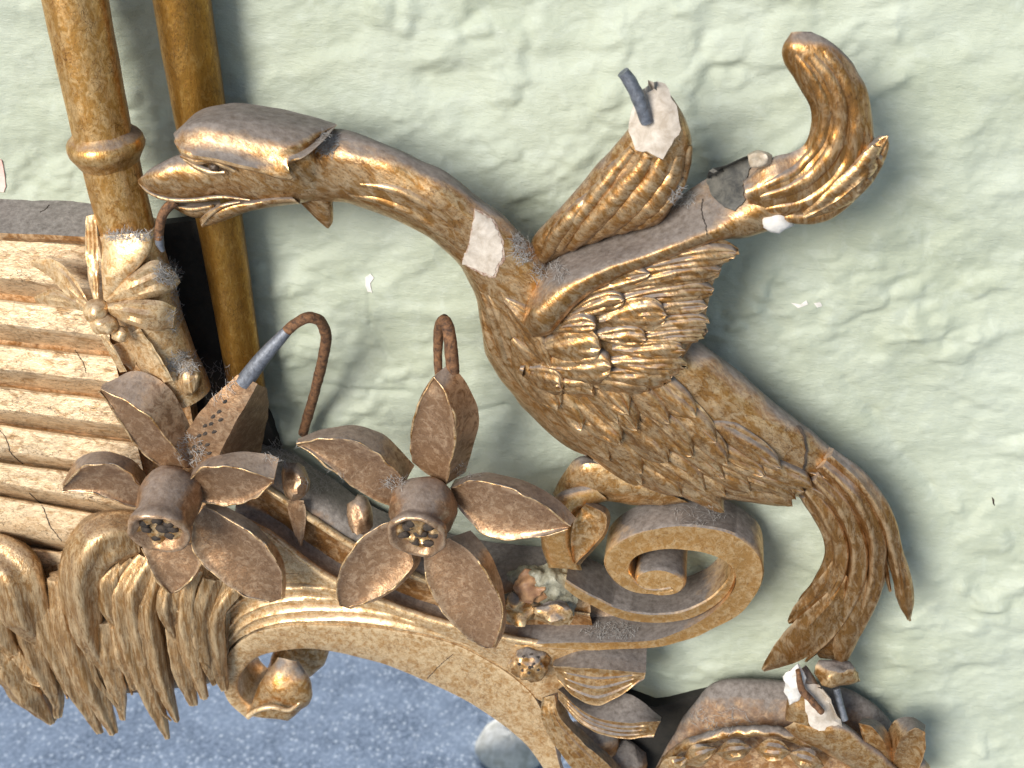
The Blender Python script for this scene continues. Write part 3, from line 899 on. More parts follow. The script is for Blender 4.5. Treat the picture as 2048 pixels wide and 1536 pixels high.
# flutes: rounded ridges carved along a surface
def flute(pts, bvh, w0, e0, n=30):
    path = [q_ for q_ in (hit(x, y, bvh) for x, y in cr(pts, n)) if q_]
    rows = []
    for q_, (lo, no) in enumerate(path):
        t = q_/(len(path)-1)
        d_ = path[min(q_+1, len(path)-1)][0] - path[max(q_-1, 0)][0]
        sd_ = d_.cross(no).normalized()
        k_ = math.sin(min(1, max(0, .06+t*.9))*math.pi)**.55
        w_ = w0*(.35+.65*k_)*S; e = e0*k_*S
        rows.append([lo + sd_*(w_*a_) + no*(e*(1-abs(a_)**2.2) - 3*S*(abs(a_) > .99)) for a_ in (-1, -.75, -.4, 0, .4, .75, 1)])
    return M().grid(rows).rough(1.5, 22, w0)
for pts in ([(1084, 524), (1112, 474), (1150, 426), (1178, 392)], [(1118, 500), (1160, 432), (1225, 345), (1266, 298)], [(1142, 498), (1200, 432), (1268, 352), (1298, 308)], [(1186, 484), (1246, 430), (1306, 362), (1328, 322)], [(1236, 470), (1292, 425), (1344, 365), (1360, 312)], [(1282, 454), (1332, 410), (1368, 352), (1380, 292)]):
    link('feather', flute(pts, wab, random.uniform(12, 22), random.uniform(6, 12)), G_BIRD, bird, 60)
for pts, w_ in (([(1530, 424), (1620, 405), (1690, 345), (1714, 262), (1700, 180), (1652, 100)], 15), ([(1524, 398), (1600, 370), (1660, 312), (1682, 240), (1666, 170), (1622, 110)], 14), ([(1560, 440), (1650, 432), (1716, 378), (1750, 300)], 13), ([(1530, 372), (1590, 340), (1636, 285), (1648, 220), (1625, 160), (1590, 110)], 11)):
    link('feather', flute(pts, tb, w_, 5.5, 44), G_TAIL, bird, 60)
# neck flutes
for k_, pts in enumerate([[(700, 392), (770, 405), (850, 445), (915, 500)], [(720, 370), (790, 380), (870, 420), (930, 470)], [(950, 560), (985, 640), (1010, 720), (1050, 780)], [(975, 590), (1005, 650), (1035, 720)], [(962, 620), (980, 690), (1020, 760)], [(1000, 585), (1030, 630), (1046, 690)]]):
    c_ = cr(pts, 22)
    path = []
    for x, y in c_:
        hq = hit(x, y, bb)
        if hq:
            path.append(hq)
    rows = []
    for q_, (lo, no) in enumerate(path):
        t = q_/(len(path)-1)
        nxt_ = path[min(q_+1, len(path)-1)][0] - path[max(q_-1, 0)][0]
        sd_ = nxt_.cross(no).normalized()
        w_ = (5 + 7*math.sin(t*math.pi))*S
        e = 6*math.sin(t*math.pi)*S
        rows.append([lo - sd_*w_ - no*4*S, lo - sd_*w_*.5 + no*e*.7, lo + no*e, lo + sd_*w_*.5 + no*e*.7, lo + sd_*w_ - no*4*S])
    link('neck_flute', M().grid(rows), G_BIRD, bird, 70)
# tail strands
tl_ = [
    ([(1655, 905, 190), (1720, 965, 185), (1768, 1040, 182), (1792, 1120, 180), (1806, 1190, 178), (1820, 1240, 176)], [14, 22, 24, 20, 13, 3]),
    ([(1640, 925, 196), (1705, 985, 192), (1745, 1060, 188), (1752, 1130, 184), (1740, 1195, 180), (1712, 1265, 172), (1690, 1322, 165)], [14, 22, 25, 24, 22, 15, 4]),
    ([(1625, 950, 198), (1680, 1010, 192), (1713, 1080, 188), (1716, 1140, 184), (1694, 1210, 180), (1655, 1275, 176), (1612, 1322, 172)], [14, 22, 23, 24, 20, 13, 3]),
    ([(1610, 972, 190), (1655, 1030, 186), (1682, 1090, 180), (1676, 1150, 176), (1630, 1225, 170), (1575, 1290, 165), (1528, 1337, 160)], [12, 20, 21, 21, 19, 14, 3]),
    ([(1605, 990, 176), (1648, 1050, 168), (1664, 1105, 164), (1645, 1160, 160), (1612, 1205, 158), (1580, 1242, 156)], [8, 14, 16, 19, 19, 5]),
    ([(1600, 940, 194), (1670, 968, 196), (1725, 1030, 194), (1760, 1100, 190), (1780, 1180, 184)], [6, 12, 11, 9, 3]),
    ([(1600, 965, 198), (1660, 1000, 200), (1700, 1055, 196), (1722, 1120, 192)], [6, 10, 9, 3]),
]
for i, (pt, rd2) in enumerate(tl_):
    link('tail_feather', tube(pt, [r_*.86 for r_ in rd2], 60, 24, 1.5, lambda t, th, s=i: .11*math.sin(th*5+t*1.5+s)).rough(1.2, 40, i), G_TAIL, bird, 60)
for i, (a, b) in enumerate([
        ([(1675, 1100, 182), (1655, 1135, 190), (1618, 1180, 184), (1588, 1212, 178), (1575, 1242, 172)], [(1680, 1104, 182), (1688, 1160, 196), (1662, 1215, 190), (1622, 1240, 182), (1578, 1248, 174)]),
        ([(1690, 1150, 188), (1650, 1190, 196), (1590, 1242, 188), (1550, 1288, 180), (1522, 1338, 172)], [(1696, 1155, 188), (1698, 1225, 200), (1650, 1290, 194), (1592, 1324, 184), (1528, 1343, 174)]),
        ([(1728, 1130, 188), (1708, 1180, 196), (1684, 1230, 192), (1666, 1290, 184), (1672, 1330, 176)], [(1734, 1130, 188), (1752, 1190, 196), (1738, 1240, 192), (1712, 1290, 184), (1690, 1330, 176)]),
        ([(1786, 1060, 186), (1782, 1095, 192), (1786, 1140, 192), (1792, 1195, 188), (1814, 1240, 182)], [(1790, 1060, 186), (1816, 1130, 190), (1826, 1170, 188), (1828, 1210, 186), (1820, 1240, 182)])]):
    link('tail_feather', leaf(a, b, 14, 10, 30, 3.0, i).rough(1.5, 24, i), G_TAIL, bird, 45)
random.seed(21)
for i in range(6):
    w0 = .14 + .8*i/6
    pts_ = []
    for t_ in np.linspace(.72 + random.uniform(0, .05), .90 + random.uniform(-.03, .05), 6):
        pts_.append((*bpos(t_, w0 + random.uniform(-.03, .03)), 200 - 18*(t_-.7)/.3*2 - abs(w0-.5)*36))
    link('tail_feather', tube(pts_, [3, 7, 8, 8, 6, 1.5], 40, 10, .9, None), G_TAIL, bird, 60)
# cracks across the trunk
for pts in ([(1594, 852), (1606, 872), (1612, 900), (1606, 940), (1598, 965)], [(1296, 782), (1285, 800), (1270, 812)]):
    rows = []
    for x, y in cr(pts, 24):
        hq = hit(x, y, bb)
        if hq:
            lo, no = hq
            j_ = random.uniform(-1.2, 1.2)
            e_ = no*(4*S) if pts[0][0] > 1500 else no*(9*S)
            rows.append([lo + right*((-1.8+j_)*S) + e_, lo + right*((1.8+j_)*S) + e_, lo + right*((1.8+j_)*S) - no*4*S, lo + right*((-1.8+j_)*S) - no*4*S])
    link('crack', M().grid(rows, True), DARK, bird, 60)

# ---- arch
C0 = [(520, 1418, 120), (486, 1395, 126), (476, 1367, 130), (488, 1339, 134), (516, 1314, 138), (558, 1302, 140), (611, 1297, 140), (664, 1302, 140), (716, 1314, 140), (780, 1332, 140), (839, 1357, 140), (892, 1381, 140), (945, 1409, 140), (998, 1445, 140), (1050, 1487, 140), (1086, 1536, 140), (1110, 1590, 140)]
C1 = [(496, 1440, 130), (455, 1400, 140), (444, 1355, 146), (456, 1311, 150), (481, 1283, 154), (523, 1262, 158), (593, 1251, 160), (664, 1251, 160), (734, 1255, 160), (804, 1265, 160), (875, 1279, 160), (927, 1297, 158), (980, 1325, 156), (1033, 1360, 154), (1068, 1395, 152), (1092, 1440, 150), (1108, 1487, 150), (1120, 1536, 150), (1140, 1590, 150)]
n = 110
c0 = [P(*q_) for q_ in cr(C0, n)]; c1 = [P(*q_) for q_ in cr(C1, n)]
rows = [[back(p, 58) for p in c0], c0, [c0[i].lerp(c1[i], .06) + Vector((0, -4*S, 0)) for i in range(n)], [c0[i].lerp(c1[i], .5) + Vector((0, -5*S, 0)) for i in range(n)], [c0[i].lerp(c1[i], .9) + Vector((0, -2*S, 0)) for i in range(n)], c1, [p + Vector((0, 22*S, 0)) for p in c1]]
fil = M().grid(rows)
arch = link('arch', fil.rough(1.2, 60), G_ARCH, mirror, 50)
R2 = [(470, 1030, 150), (537, 1065, 172), (600, 1115, 178), (669, 1162, 182), (760, 1203, 184), (860, 1238, 184), (1010, 1275, 184), (1110, 1290, 180), (1200, 1294, 176)]
C1b = [(444, 1330, 140), (456, 1300, 146), (481, 1276, 150), (523, 1258, 154), (593, 1249, 156), (664, 1249, 156), (734, 1253, 156), (804, 1263, 156), (875, 1277, 156), (927, 1295, 154), (980, 1322, 152), (1033, 1357, 150), (1068, 1392, 148), (1120, 1420, 140)]
mid_ = [(430, 1200, 150), (470, 1190, 158), (520, 1170, 164), (600, 1185, 168), (700, 1215, 170), (800, 1245, 172), (900, 1268, 172), (1000, 1300, 168), (1080, 1330, 160), (1160, 1350, 150)]
rs_ = strip([C1b, mid_, [(a, b, c_-6) for a, b, c_ in R2]], 80, sub=4).rough(2.5, 30)
link('ribbed_cove', rs_, G_ARCH, arch, 60)
rbv = rs_.bvh()
for i, pts in enumerate([
        [(462, 1300), (500, 1262), (560, 1241), (650, 1234), (740, 1238), (850, 1262), (940, 1294)],
        [(452, 1285), (492, 1245), (552, 1222), (640, 1214), (735, 1222), (830, 1246)],
        [(446, 1268), (482, 1228), (540, 1202), (620, 1194), (700, 1206)],
        [(440, 1250), (466, 1210), (512, 1183), (580, 1172), (650, 1178), (690, 1190)],
        [(436, 1230), (450, 1195), (490, 1168), (545, 1152), (600, 1150)],
        [(430, 1215), (440, 1180), (462, 1150), (500, 1130)]]):
    rows = []
    c_ = cr(pts, 46)
    path = [hit(x, y, rbv) for x, y in c_]
    path = [p for p in path if p]
    for q_, (lo, no) in enumerate(path):
        t = q_/(len(path)-1)
        nx2 = path[min(q_+1, len(path)-1)][0] - path[max(q_-1, 0)][0]
        sd_ = nx2.cross(no).normalized()
        w_ = (4 + 6*math.sin(t*math.pi)**.5)*S
        e = (3+8*math.sin(min(1, t*1.15)*math.pi)**.6)*S * (1 if t < .87 else .5)
        rows.append([lo - sd_*w_ - no*4*S, lo - sd_*w_*.6 + no*e*.6, lo + no*e, lo + sd_*w_*.6 + no*e*.6, lo + sd_*w_ - no*4*S])
    link('rib', M().grid(rows).rough(1.4, 16, i), G_ARCH, arch, 60)
R1 = [(480, 940, 140), (544, 983, 170), (620, 1035, 174), (700, 1087, 176), (800, 1138, 176), (900, 1178, 172), (1000, 1206, 166), (1100, 1218, 160), (1180, 1228, 155)]
G1 = [(a*.5+c_*.5, b*.5+d_*.5+6, 128) for (a, b, _), (c_, d_, _) in zip(R1, R2)]
TB = [(500, 870, 40), (580, 905, 60), (650, 948, 60), (740, 1010, 60), (840, 1050, 60), (930, 1075, 60), (1010, 1088, 60), (1090, 1095, 60), (1180, 1120, 60)]
TM = [((a+c_)/2, (b+d_)/2, 140) for (a, b, _), (c_, d_, _) in zip(R1, TB)]
link('ledge', strip([TB, TM, [(a, b-3, c_-4) for a, b, c_ in R1]], 70, sub=3).rough(3, 50), G_SHELF, arch, 60)
link('hollow', strip([[(a, b+2, c_-4) for a, b, c_ in R1], [(a*.8+c_*.2, b*.8+d_*.2, 150) for (a, b, _), (c_, d_, _) in zip(R1, G1)], G1, [(a, b-2, c_-4) for a, b, c_ in R2]], 70, sub=3).rough(2.5, 40), G_SHELF, arch, 60)
link('edge_bead', tube(R1, [6, 8, 8, 8, 8, 7, 5, 2], 70, 10).rough(1.4, 20), G_ARCH, arch, 60)
link('edge_bead', tube(R2, [4, 8, 9, 9, 8, 8, 8, 7], 70, 10).rough(1.4, 20), G_ARCH, arch, 60)
# curled foot of the arch
vol = loft([(556, 1316), (528, 1352), (508, 1392), (494, 1432)], [(598, 1322), (626, 1374), (618, 1406), (578, 1440)], [112, 126, 134, 138], [20, 40, 44, 30], 30, 22, 2.4, lambda t, th: .05*mnoise.noise(Vector((t*4, th, 5))))
link('curled_foot', vol.rough(3, 30), G_LEAF, arch, 50)
link('curled_foot_rim', tube([(496, 1432, 168), (515, 1420, 176), (545, 1414, 178), (578, 1420, 172), (596, 1408, 160), (610, 1385, 150)], [5, 6, 6, 5, 4, 2], 30, 8), G_ARCH, arch, 60)

# ---- dripping rocaille
base = strip([[(-60, 1085, 130), (100, 1105, 136), (270, 1070, 146), (400, 1080, 150), (480, 1150, 150)],
              [(-60, 1180, 172), (100, 1190, 178), (250, 1180, 184), (370, 1200, 180), (460, 1240, 160)],
              [(-60, 1270, 165), (100, 1290, 170), (230, 1290, 175), (350, 1290, 172), (455, 1310, 150)],
              [(-60, 1320, 130), (80, 1365, 140), (210, 1385, 145), (330, 1380, 145), (445, 1360, 138)],
              [(-60, 1300, 66), (80, 1340, 66), (210, 1360, 66), (330, 1355, 66), (445, 1345, 66)]], 60, sub=4).rough(6, 35)
roc = link('rocaille', base, G_ICE, mirror, 60)
roc['label'] = 'carved fringe of dripping water'
drips = [
    ([(-30, 1100, 178), (25, 1140, 200), (55, 1215, 205), (96, 1292, 188)], [34, 44, 38, 12]),
    ([(-50, 1180, 185), (-10, 1250, 195), (30, 1305, 188)], [30, 30, 12]),
    ([(-30, 1260, 170), (20, 1330, 178), (62, 1385, 176), (104, 1444, 168)], [26, 32, 30, 11]),
    ([(50, 1250, 190), (86, 1330, 186), (114, 1400, 176), (116, 1432, 170)], [18, 22, 16, 8]),
    ([(70, 1170, 190), (105, 1260, 196), (150, 1350, 188), (200, 1464, 172)], [24, 28, 24, 9]),
    ([(275, 1064, 176), (205, 1080, 205), (166, 1150, 216), (172, 1240, 214), (192, 1300, 204), (214, 1344, 196)], [34, 44, 40, 32, 24, 10]),
    ([(120, 1150, 186), (140, 1250, 200), (178, 1350, 192), (228, 1465, 174)], [20, 26, 24, 10]),
    ([(205, 1240, 206), (222, 1320, 200), (240, 1390, 186), (246, 1438, 176)], [14, 18, 15, 6]),
    ([(262, 1108, 190), (220, 1165, 212), (228, 1225, 212), (250, 1268, 204)], [16, 22, 18, 8]),
    ([(236, 1245, 200), (252, 1310, 196), (272, 1376, 182)], [16, 18, 9]),
    ([(300, 1112, 190), (258, 1185, 210), (268, 1270, 206), (292, 1350, 196), (318, 1425, 184), (335, 1476, 176)], [20, 26, 26, 22, 17, 6]),
    ([(318, 1140, 195), (296, 1220, 208), (308, 1300, 202), (330, 1380, 190), (354, 1442, 178)], [18, 20, 20, 16, 7]),
    ([(350, 1150, 200), (338, 1215, 214), (352, 1272, 206)], [16, 20, 10]),
    ([(352, 1250, 196), (366, 1330, 194), (388, 1408, 182)], [14, 17, 9]),
    ([(395, 1130, 196), (372, 1215, 206), (384, 1305, 198), (410, 1396, 182)], [17, 20, 18, 8]),
    ([(425, 1150, 190), (400, 1220, 200), (408, 1300, 192), (429, 1366, 178)], [17, 18, 17, 7]),
    ([(470, 1165, 180), (428, 1225, 188), (430, 1305, 180), (449, 1378, 168)], [17, 19, 17, 9]),
    ([(30, 1290, 180), (60, 1340, 182), (92, 1385, 176)], [10, 14, 6]),
    ([(160, 1330, 190), (190, 1400, 184), (214, 1452, 174)], [10, 14, 6]),
    ([(280, 1330, 192), (300, 1395, 186), (318, 1440, 178)], [10, 12, 5]),
]
random.seed(5)
extra = []
for pts, rr in drips[:17]:
    for q_ in range(1):
        ox, oy = random.uniform(-20, 20), random.uniform(-26, 8)
        k0 = 1 if len(pts) > 3 else 0
        pth = [(x+ox*(1-.3*i/len(pts))+random.uniform(-3, 3), y+oy, h_+random.uniform(2, 12)) for i, (x, y, h_) in enumerate(pts[k0:])]
        pth[-1] = (pth[-1][0], pth[-1][1]-random.uniform(12, 60), pth[-1][2]+8)
        extra.append((pth, [r_*random.uniform(.32, .5) for r_ in rr[k0:-1]] + [2.5]))
for i, (pts, rr) in enumerate([(p_, [1.32*r_ for r_ in q_[:-1]] + [q_[-1]*1.0]) for p_, q_ in drips] + extra):
    link('drip', tube(pts, rr, 46, 30, .85, lambda t, th, s=i: .11*math.sin(th*6+s+t*.8)+.12*math.sin(th*3+s*2)+.12*mnoise.noise(Vector((t*4, th*1.2, s)))).rough(2.0, 26, i), G_ICE, roc, 60)

# ---- flowers
def trumpet(name, base_, ring_, rb0, rb1, tilt, parent):
    """cup of the flower: tube from base to a rolled rim, with a hollow pitted mouth"""
    p0, p1 = P(*base_), P(*ring_)
    tg = (p1-p0).normalized()
    e1 = tg.cross(up).normalized() if abs(tg.dot(up)) < .98 else right.copy()
    e1 = right - tg*right.dot(tg); e1.normalize()
    e2 = tg.cross(e1).normalized()
    ln_ = (p1-p0).length
    prof = [(-.05, rb0*.8), (.1, rb0), (.35, rb0*1.03), (.6, rb0*.95), (.76, rb1*.92), (.84, rb1*.96), (.91, rb1*1.03), (.98, rb1*1.06), (1.04, rb1*1.03), (1.06, rb1*.96), (1.04, rb1*.86), (.93, rb1*.72), (.88, rb1*.4), (.88, rb1*.02)]
    rows = []
    for t, r_ in prof:
        rows.append([p0 + tg*(ln_*t) + e1*(math.cos(b)*r_*S) + e2*(math.sin(b)*r_*S) for b in np.linspace(0, 2*math.pi, 32, endpoint=False)])
    f = link(name, M().grid(rows, True, True).rough(5, 30, rb1), G_FLOWER, parent, 60)
    rows = []
    for q_ in range(9):
        r_ = .04 + .84*q_/8
        row = []
        for b in np.linspace(0, 2*math.pi, 36, endpoint=False):
            bump_ = mnoise.noise(Vector((math.cos(b)*r_*4.2, math.sin(b)*r_*4.2, base_[0]*.1)))
            row.append(p0 + tg*(ln_*(.93) + bump_*13*S) + e1*(math.cos(b)*r_*rb1*S) + e2*(math.sin(b)*r_*rb1*S))
        rows.append(row)
    link('mouth', M().grid(rows, True, True), G_LEAF, f, 70)
    for k_ in range(8):
        a = k_*2*math.pi/7 + random.uniform(-.25, .25)
        r_ = rb1*(random.uniform(.42, .6) if k_ < 7 else .1)
        c = p0 + tg*(ln_*.925) + e1*(math.cos(a)*r_*S) + e2*(math.sin(a)*r_*S)
        q1, q2 = random.uniform(.16, .27), random.uniform(.13, .2)
        rows = []
        for i in range(7):
            aa = math.pi*i/6
            rows.append([c + (e1*(math.sin(aa)*math.cos(b)*q1) + e2*(math.sin(aa)*math.sin(b)*q2) + tg*math.cos(aa)*.12)*(rb1*S) for b in np.linspace(0, 2*math.pi, 10, endpoint=False)])
        link('pit', M().grid(rows, True).rough(2.5, 8, k_), DARK, f, 60)
    return f
def rims(a, b, par):
    for e_ in (a, b):
        tb_ = tube([(x, y, h_+1.5) for x, y, h_ in e_], [.6, 2.0, 2.2, 2.2, 1.6], 60, 6).rough(4.2, 30, e_[0][0])
        link('petal_edge', tb_, G_LEAF, par, 70)
fl1 = trumpet('flower', (350, 968, 250), (318, 1064, 362), 60, 58, 0, mirror)
fl1['label'] = 'left carved flower with its upper petal replaced by a punched strip'
pet1 = [
    ([(372, 935, 250), (340, 885, 272), (300, 836, 285), (252, 800, 280), (202, 778, 268)], [(330, 940, 250), (285, 905, 258), (250, 860, 268), (222, 815, 270), (200, 784, 266)], [(398, 920, 215), (378, 850, 228), (335, 772, 232), (272, 742, 235), (206, 770, 250)], 8),
    ([(290, 985, 250), (262, 950, 275), (215, 928, 292), (165, 935, 292), (128, 972, 275)], [(270, 1015, 252), (235, 1004, 262), (195, 988, 268), (155, 986, 272), (126, 984, 272)], [(300, 960, 225), (262, 918, 240), (205, 903, 250), (155, 918, 255), (124, 968, 262)], 16),
    ([(366, 968, 262), (405, 938, 286), (450, 932, 292), (505, 944, 290), (546, 960, 282)], [(372, 985, 258), (410, 1005, 268), (460, 1010, 275), (510, 995, 280), (546, 966, 281)], [(375, 945, 232), (420, 915, 245), (480, 904, 250), (530, 908, 252), (558, 918, 255)], 12),
    ([(408, 1012, 258), (470, 1045, 272), (525, 1085, 280), (560, 1140, 282), (566, 1196, 275)], [(385, 1045, 258), (388, 1100, 272), (430, 1150, 282), (490, 1190, 282), (540, 1206, 276)], [(430, 1002, 235), (500, 1040, 245), (548, 1088, 252), (572, 1145, 255), (572, 1196, 256)], 14),
    ([(392, 1090, 255), (402, 1125, 265), (380, 1160, 270), (350, 1184, 268)], [(285, 1095, 255), (298, 1130, 265), (318, 1165, 270), (338, 1185, 268)], [(395, 1085, 235), (408, 1122, 240), (388, 1160, 245), (354, 1186, 250)], 10),
]
for a, b, c_, cu in pet1:
    link('petal', petal(a, b, c_, cu, 26).rough(2.5, 40, a[0][0]), G_FLOWER, fl1, 42)
    rims(a, b, fl1)
stripm = strip([[(345, 935, 226), (365, 879, 236), (404, 818, 240), (474, 750, 236)], [(388, 935, 244), (405, 885, 248), (441, 824, 250), (494, 757, 242)],
                [(430, 938, 246), (447, 890, 250), (480, 830, 250), (514, 768, 240)], [(440, 938, 236), (456, 890, 240), (488, 830, 240), (518, 770, 232)], [(520, 915, 130), (530, 860, 130), (538, 810, 140), (532, 775, 190)]], 30).rough(2, 26)
ps = link('petal', stripm, G_FLOWER, fl1, 40)
ps['label'] = 'straight punched strip on a wire'
psb = stripm.bvh()
for i, (x, y) in enumerate([(452, 802), (440, 822), (428, 832), (424, 846), (412, 850), (412, 866), (400, 870), (402, 886), (390, 892), (398, 902), (416, 888), (430, 862), (443, 838), (420, 905), (384, 912)]):
    hq = hit(x, y, psb)
    if hq:
        m = M()
        lo, no = hq
        a_ = no.cross(ray(x, y)).normalized(); b_ = no.cross(a_).normalized()
        dr = (right*.75 + up*.65)
        rows = []
        for k_ in range(5):
            aa = math.pi*k_/4
            rows.append([lo + (right*(.8*math.cos(b)*math.sin(aa)*8) + up*(.55*math.cos(b)*math.sin(aa)*8) + (up*.7-right*.5)*(math.sin(b)*math.sin(aa)*4.0))*S + no*(math.cos(aa)*2.0*S) for b in np.linspace(0, 2*math.pi, 10, endpoint=False)])
        link('punch_mark', m.grid(rows, True), DARK, fl1, 60)
link('wire_sleeve', tube([(488, 765, 230), (520, 722, 232), (548, 690, 230), (574, 662, 226)], [17, 15, 13, 10], 20, 14), LEAD, fl1, 60)
link('wire', tube([(560, 676, 228), (590, 648, 222), (618, 635, 214), (640, 642, 200), (652, 672, 180), (645, 720, 155), (628, 790, 120), (606, 866, 80)], [9.5, 10, 10.5, 10.5, 10.5, 10, 10, 10], 60, 12).rough(1.3, 12), RUST, fl1, 60)

fl2 = trumpet('flower', (852, 992, 262), (834, 1072, 362), 62, 53, 0, mirror)
fl2['label'] = 'right carved flower with five whole petals'
pet2 = [
    ([(890, 972, 262), (900, 930, 282), (910, 880, 296), (906, 826, 300), (888, 780, 292), (868, 754, 280)], [(824, 925, 256), (822, 880, 264), (828, 835, 272), (843, 790, 276), (858, 765, 275), (866, 754, 276)], [(930, 945, 222), (950, 885, 232), (957, 822, 238), (938, 776, 244), (912, 740, 250), (892, 732, 255)], 10),
    ([(812, 966, 258), (786, 935, 280), (749, 904, 292), (697, 880, 298), (645, 877, 292), (594, 886, 278)], [(782, 1012, 256), (749, 999, 268), (706, 972, 276), (654, 929, 280), (615, 902, 278), (593, 890, 276)], [(828, 930, 225), (796, 893, 235), (758, 864, 242), (706, 850, 248), (654, 857, 255), (596, 877, 262)], 14),
    ([(900, 975, 262), (950, 962, 284), (1010, 974, 296), (1060, 994, 298), (1103, 1022, 292), (1140, 1052, 282)], [(905, 1000, 258), (938, 1038, 270), (975, 1070, 280), (1020, 1077, 286), (1075, 1071, 286), (1136, 1056, 281)], [(910, 958, 228), (970, 945, 240), (1030, 957, 248), (1089, 980, 252), (1130, 1010, 256), (1152, 1036, 262)], 14),
    ([(822, 1105, 262), (826, 1130, 268), (800, 1162, 274), (760, 1192, 278), (700, 1216, 272)], [(790, 1040, 262), (735, 1068, 272), (692, 1118, 278), (674, 1172, 278), (680, 1210, 272)], [(845, 1100, 240), (838, 1130, 240), (806, 1166, 246), (764, 1196, 250), (703, 1218, 255)], 14),
    ([(896, 1076, 262), (940, 1104, 274), (974, 1147, 282), (998, 1196, 284), (1003, 1247, 282), (986, 1294, 274)], [(848, 1112, 262), (853, 1162, 272), (886, 1222, 280), (926, 1268, 282), (955, 1290, 278), (972, 1297, 274)], [(940, 1062, 235), (978, 1105, 244), (1000, 1150, 248), (1010, 1196, 252), (1011, 1250, 254), (992, 1296, 258)], 14),
]
for a, b, c_, cu in pet2:
    link('petal', petal(a, b, c_, cu, 28).rough(2.5, 42, a[0][0]), G_FLOWER, fl2, 42)
    rims(a, b, fl2)
link('wire', tube([(878, 770, 215), (876, 700, 205), (879, 655, 210), (888, 640, 222), (896, 655, 238), (902, 700, 248), (906, 745, 250)], [7, 8, 9, 10, 11.5, 12, 12], 50, 12).rough(1.2, 12), RUST, fl2, 60)
# stubs between the flowers
link('stub', blob(590, 962, 196, 30, 38, 30, .35, 3).rough(4, 24), G_FLOWER, arch, 50)
link('stub', leaf([(572, 1000, 180), (582, 1045, 184), (600, 1092, 180)], [(608, 1000, 180), (612, 1040, 184), (604, 1092, 180)], 20, 4).rough(2, 20), G_FLOWER, arch, 50)
link('stub', blob(720, 1030, 192, 24, 42, 26, .35, 7).rough(4, 24), G_FLOWER, arch, 50)

# ---- big scroll
outer = [(1030, 1293), (1150, 1300), (1295, 1297), (1360, 1285), (1428, 1258), (1483, 1227), (1514, 1189), (1528, 1152), (1521, 1114), (1497, 1087), (1456, 1063), (1394, 1051), (1326, 1053), (1264, 1068), (1223, 1094), (1208, 1121), (1213, 1145), (1234, 1169), (1264, 1186), (1309, 1191), (1350, 1184)]
inner = [(1030, 1287), (1150, 1284), (1290, 1282), (1350, 1266), (1410, 1236), (1452, 1200), (1470, 1172), (1470, 1148), (1455, 1128), (1425, 1113), (1377, 1102), (1326, 1100), (1285, 1109), (1263, 1124), (1260, 1145), (1268, 1160), (1285, 1172), (1310, 1178), (1340, 1174)]
outer = [(*tuple(r_),) for r_ in cr(outer, 60)]; 
# match the inner edge to the outer one point by point
inn = cr(inner, 400)
def nearest_inner(o_list):
    res = []; k0 = 0
    for x, y in o_list:
        seg_ = inn[k0:k0+60]
        d_ = np.hypot(seg_[:, 0]-x, seg_[:, 1]-y)
        k0 = k0 + int(d_.argmin())
        res.append(tuple(inn[k0]))
    return res
innm = nearest_inner(outer)
scr = ribbon(outer, innm, [190, 190, 194, 200, 204, 206], [120, 110, 105, 100, 90, 80], 130, bev=4)
scroll = link('scroll', scr.rough(1.5, 50), G_SCROLL, mirror, 40)
scroll['label'] = 'large carved spiral scroll under the bird'
o2 = [(1128, 1178), (1152, 1196), (1189, 1216), (1223, 1232), (1275, 1245), (1343, 1246), (1411, 1226), (1456, 1188), (1472, 1150), (1462, 1122)]
i2 = [(1132, 1160), (1156, 1176), (1194, 1196), (1228, 1212), (1275, 1225), (1343, 1226), (1404, 1206), (1444, 1172), (1460, 1144), (1452, 1124)]
link('inner_band', ribbon(o2, i2, [196, 196, 194, 190, 184], 110, 80, bev=3).rough(1.5, 40), G_SCROLL, scroll, 40)
c = P(1320, 1166, 204)
rows = []
for t, r_ in [(0, .02), (0, .9), (.04, .98), (.1, 1.02), (.5, 1.0), (1.2, 1.0)]:
    rows.append([c + Vector((0, t*110*S, 0)) + Vector((math.cos(b)*50*r_*S, 0, math.sin(b)*33*r_*S)) for b in np.linspace(0, 2*math.pi, 40, endpoint=False)])
link('scroll_eye', M().grid(rows, True).rough(1.2, 30), G_SCROLL, scroll, 40)
# floor of the scroll's hollow
link('hollow', strip([[(1130, 1130, 90), (1230, 1190, 90), (1330, 1215, 90), (1440, 1190, 90)], [(1130, 1230, 110), (1230, 1260, 120), (1330, 1262, 120), (1430, 1230, 110)], [(1100, 1275, 168), (1230, 1285, 170), (1330, 1276, 170), (1400, 1250, 160)]], 40, sub=3).rough(3, 40), G_SHELF, scroll, 60)
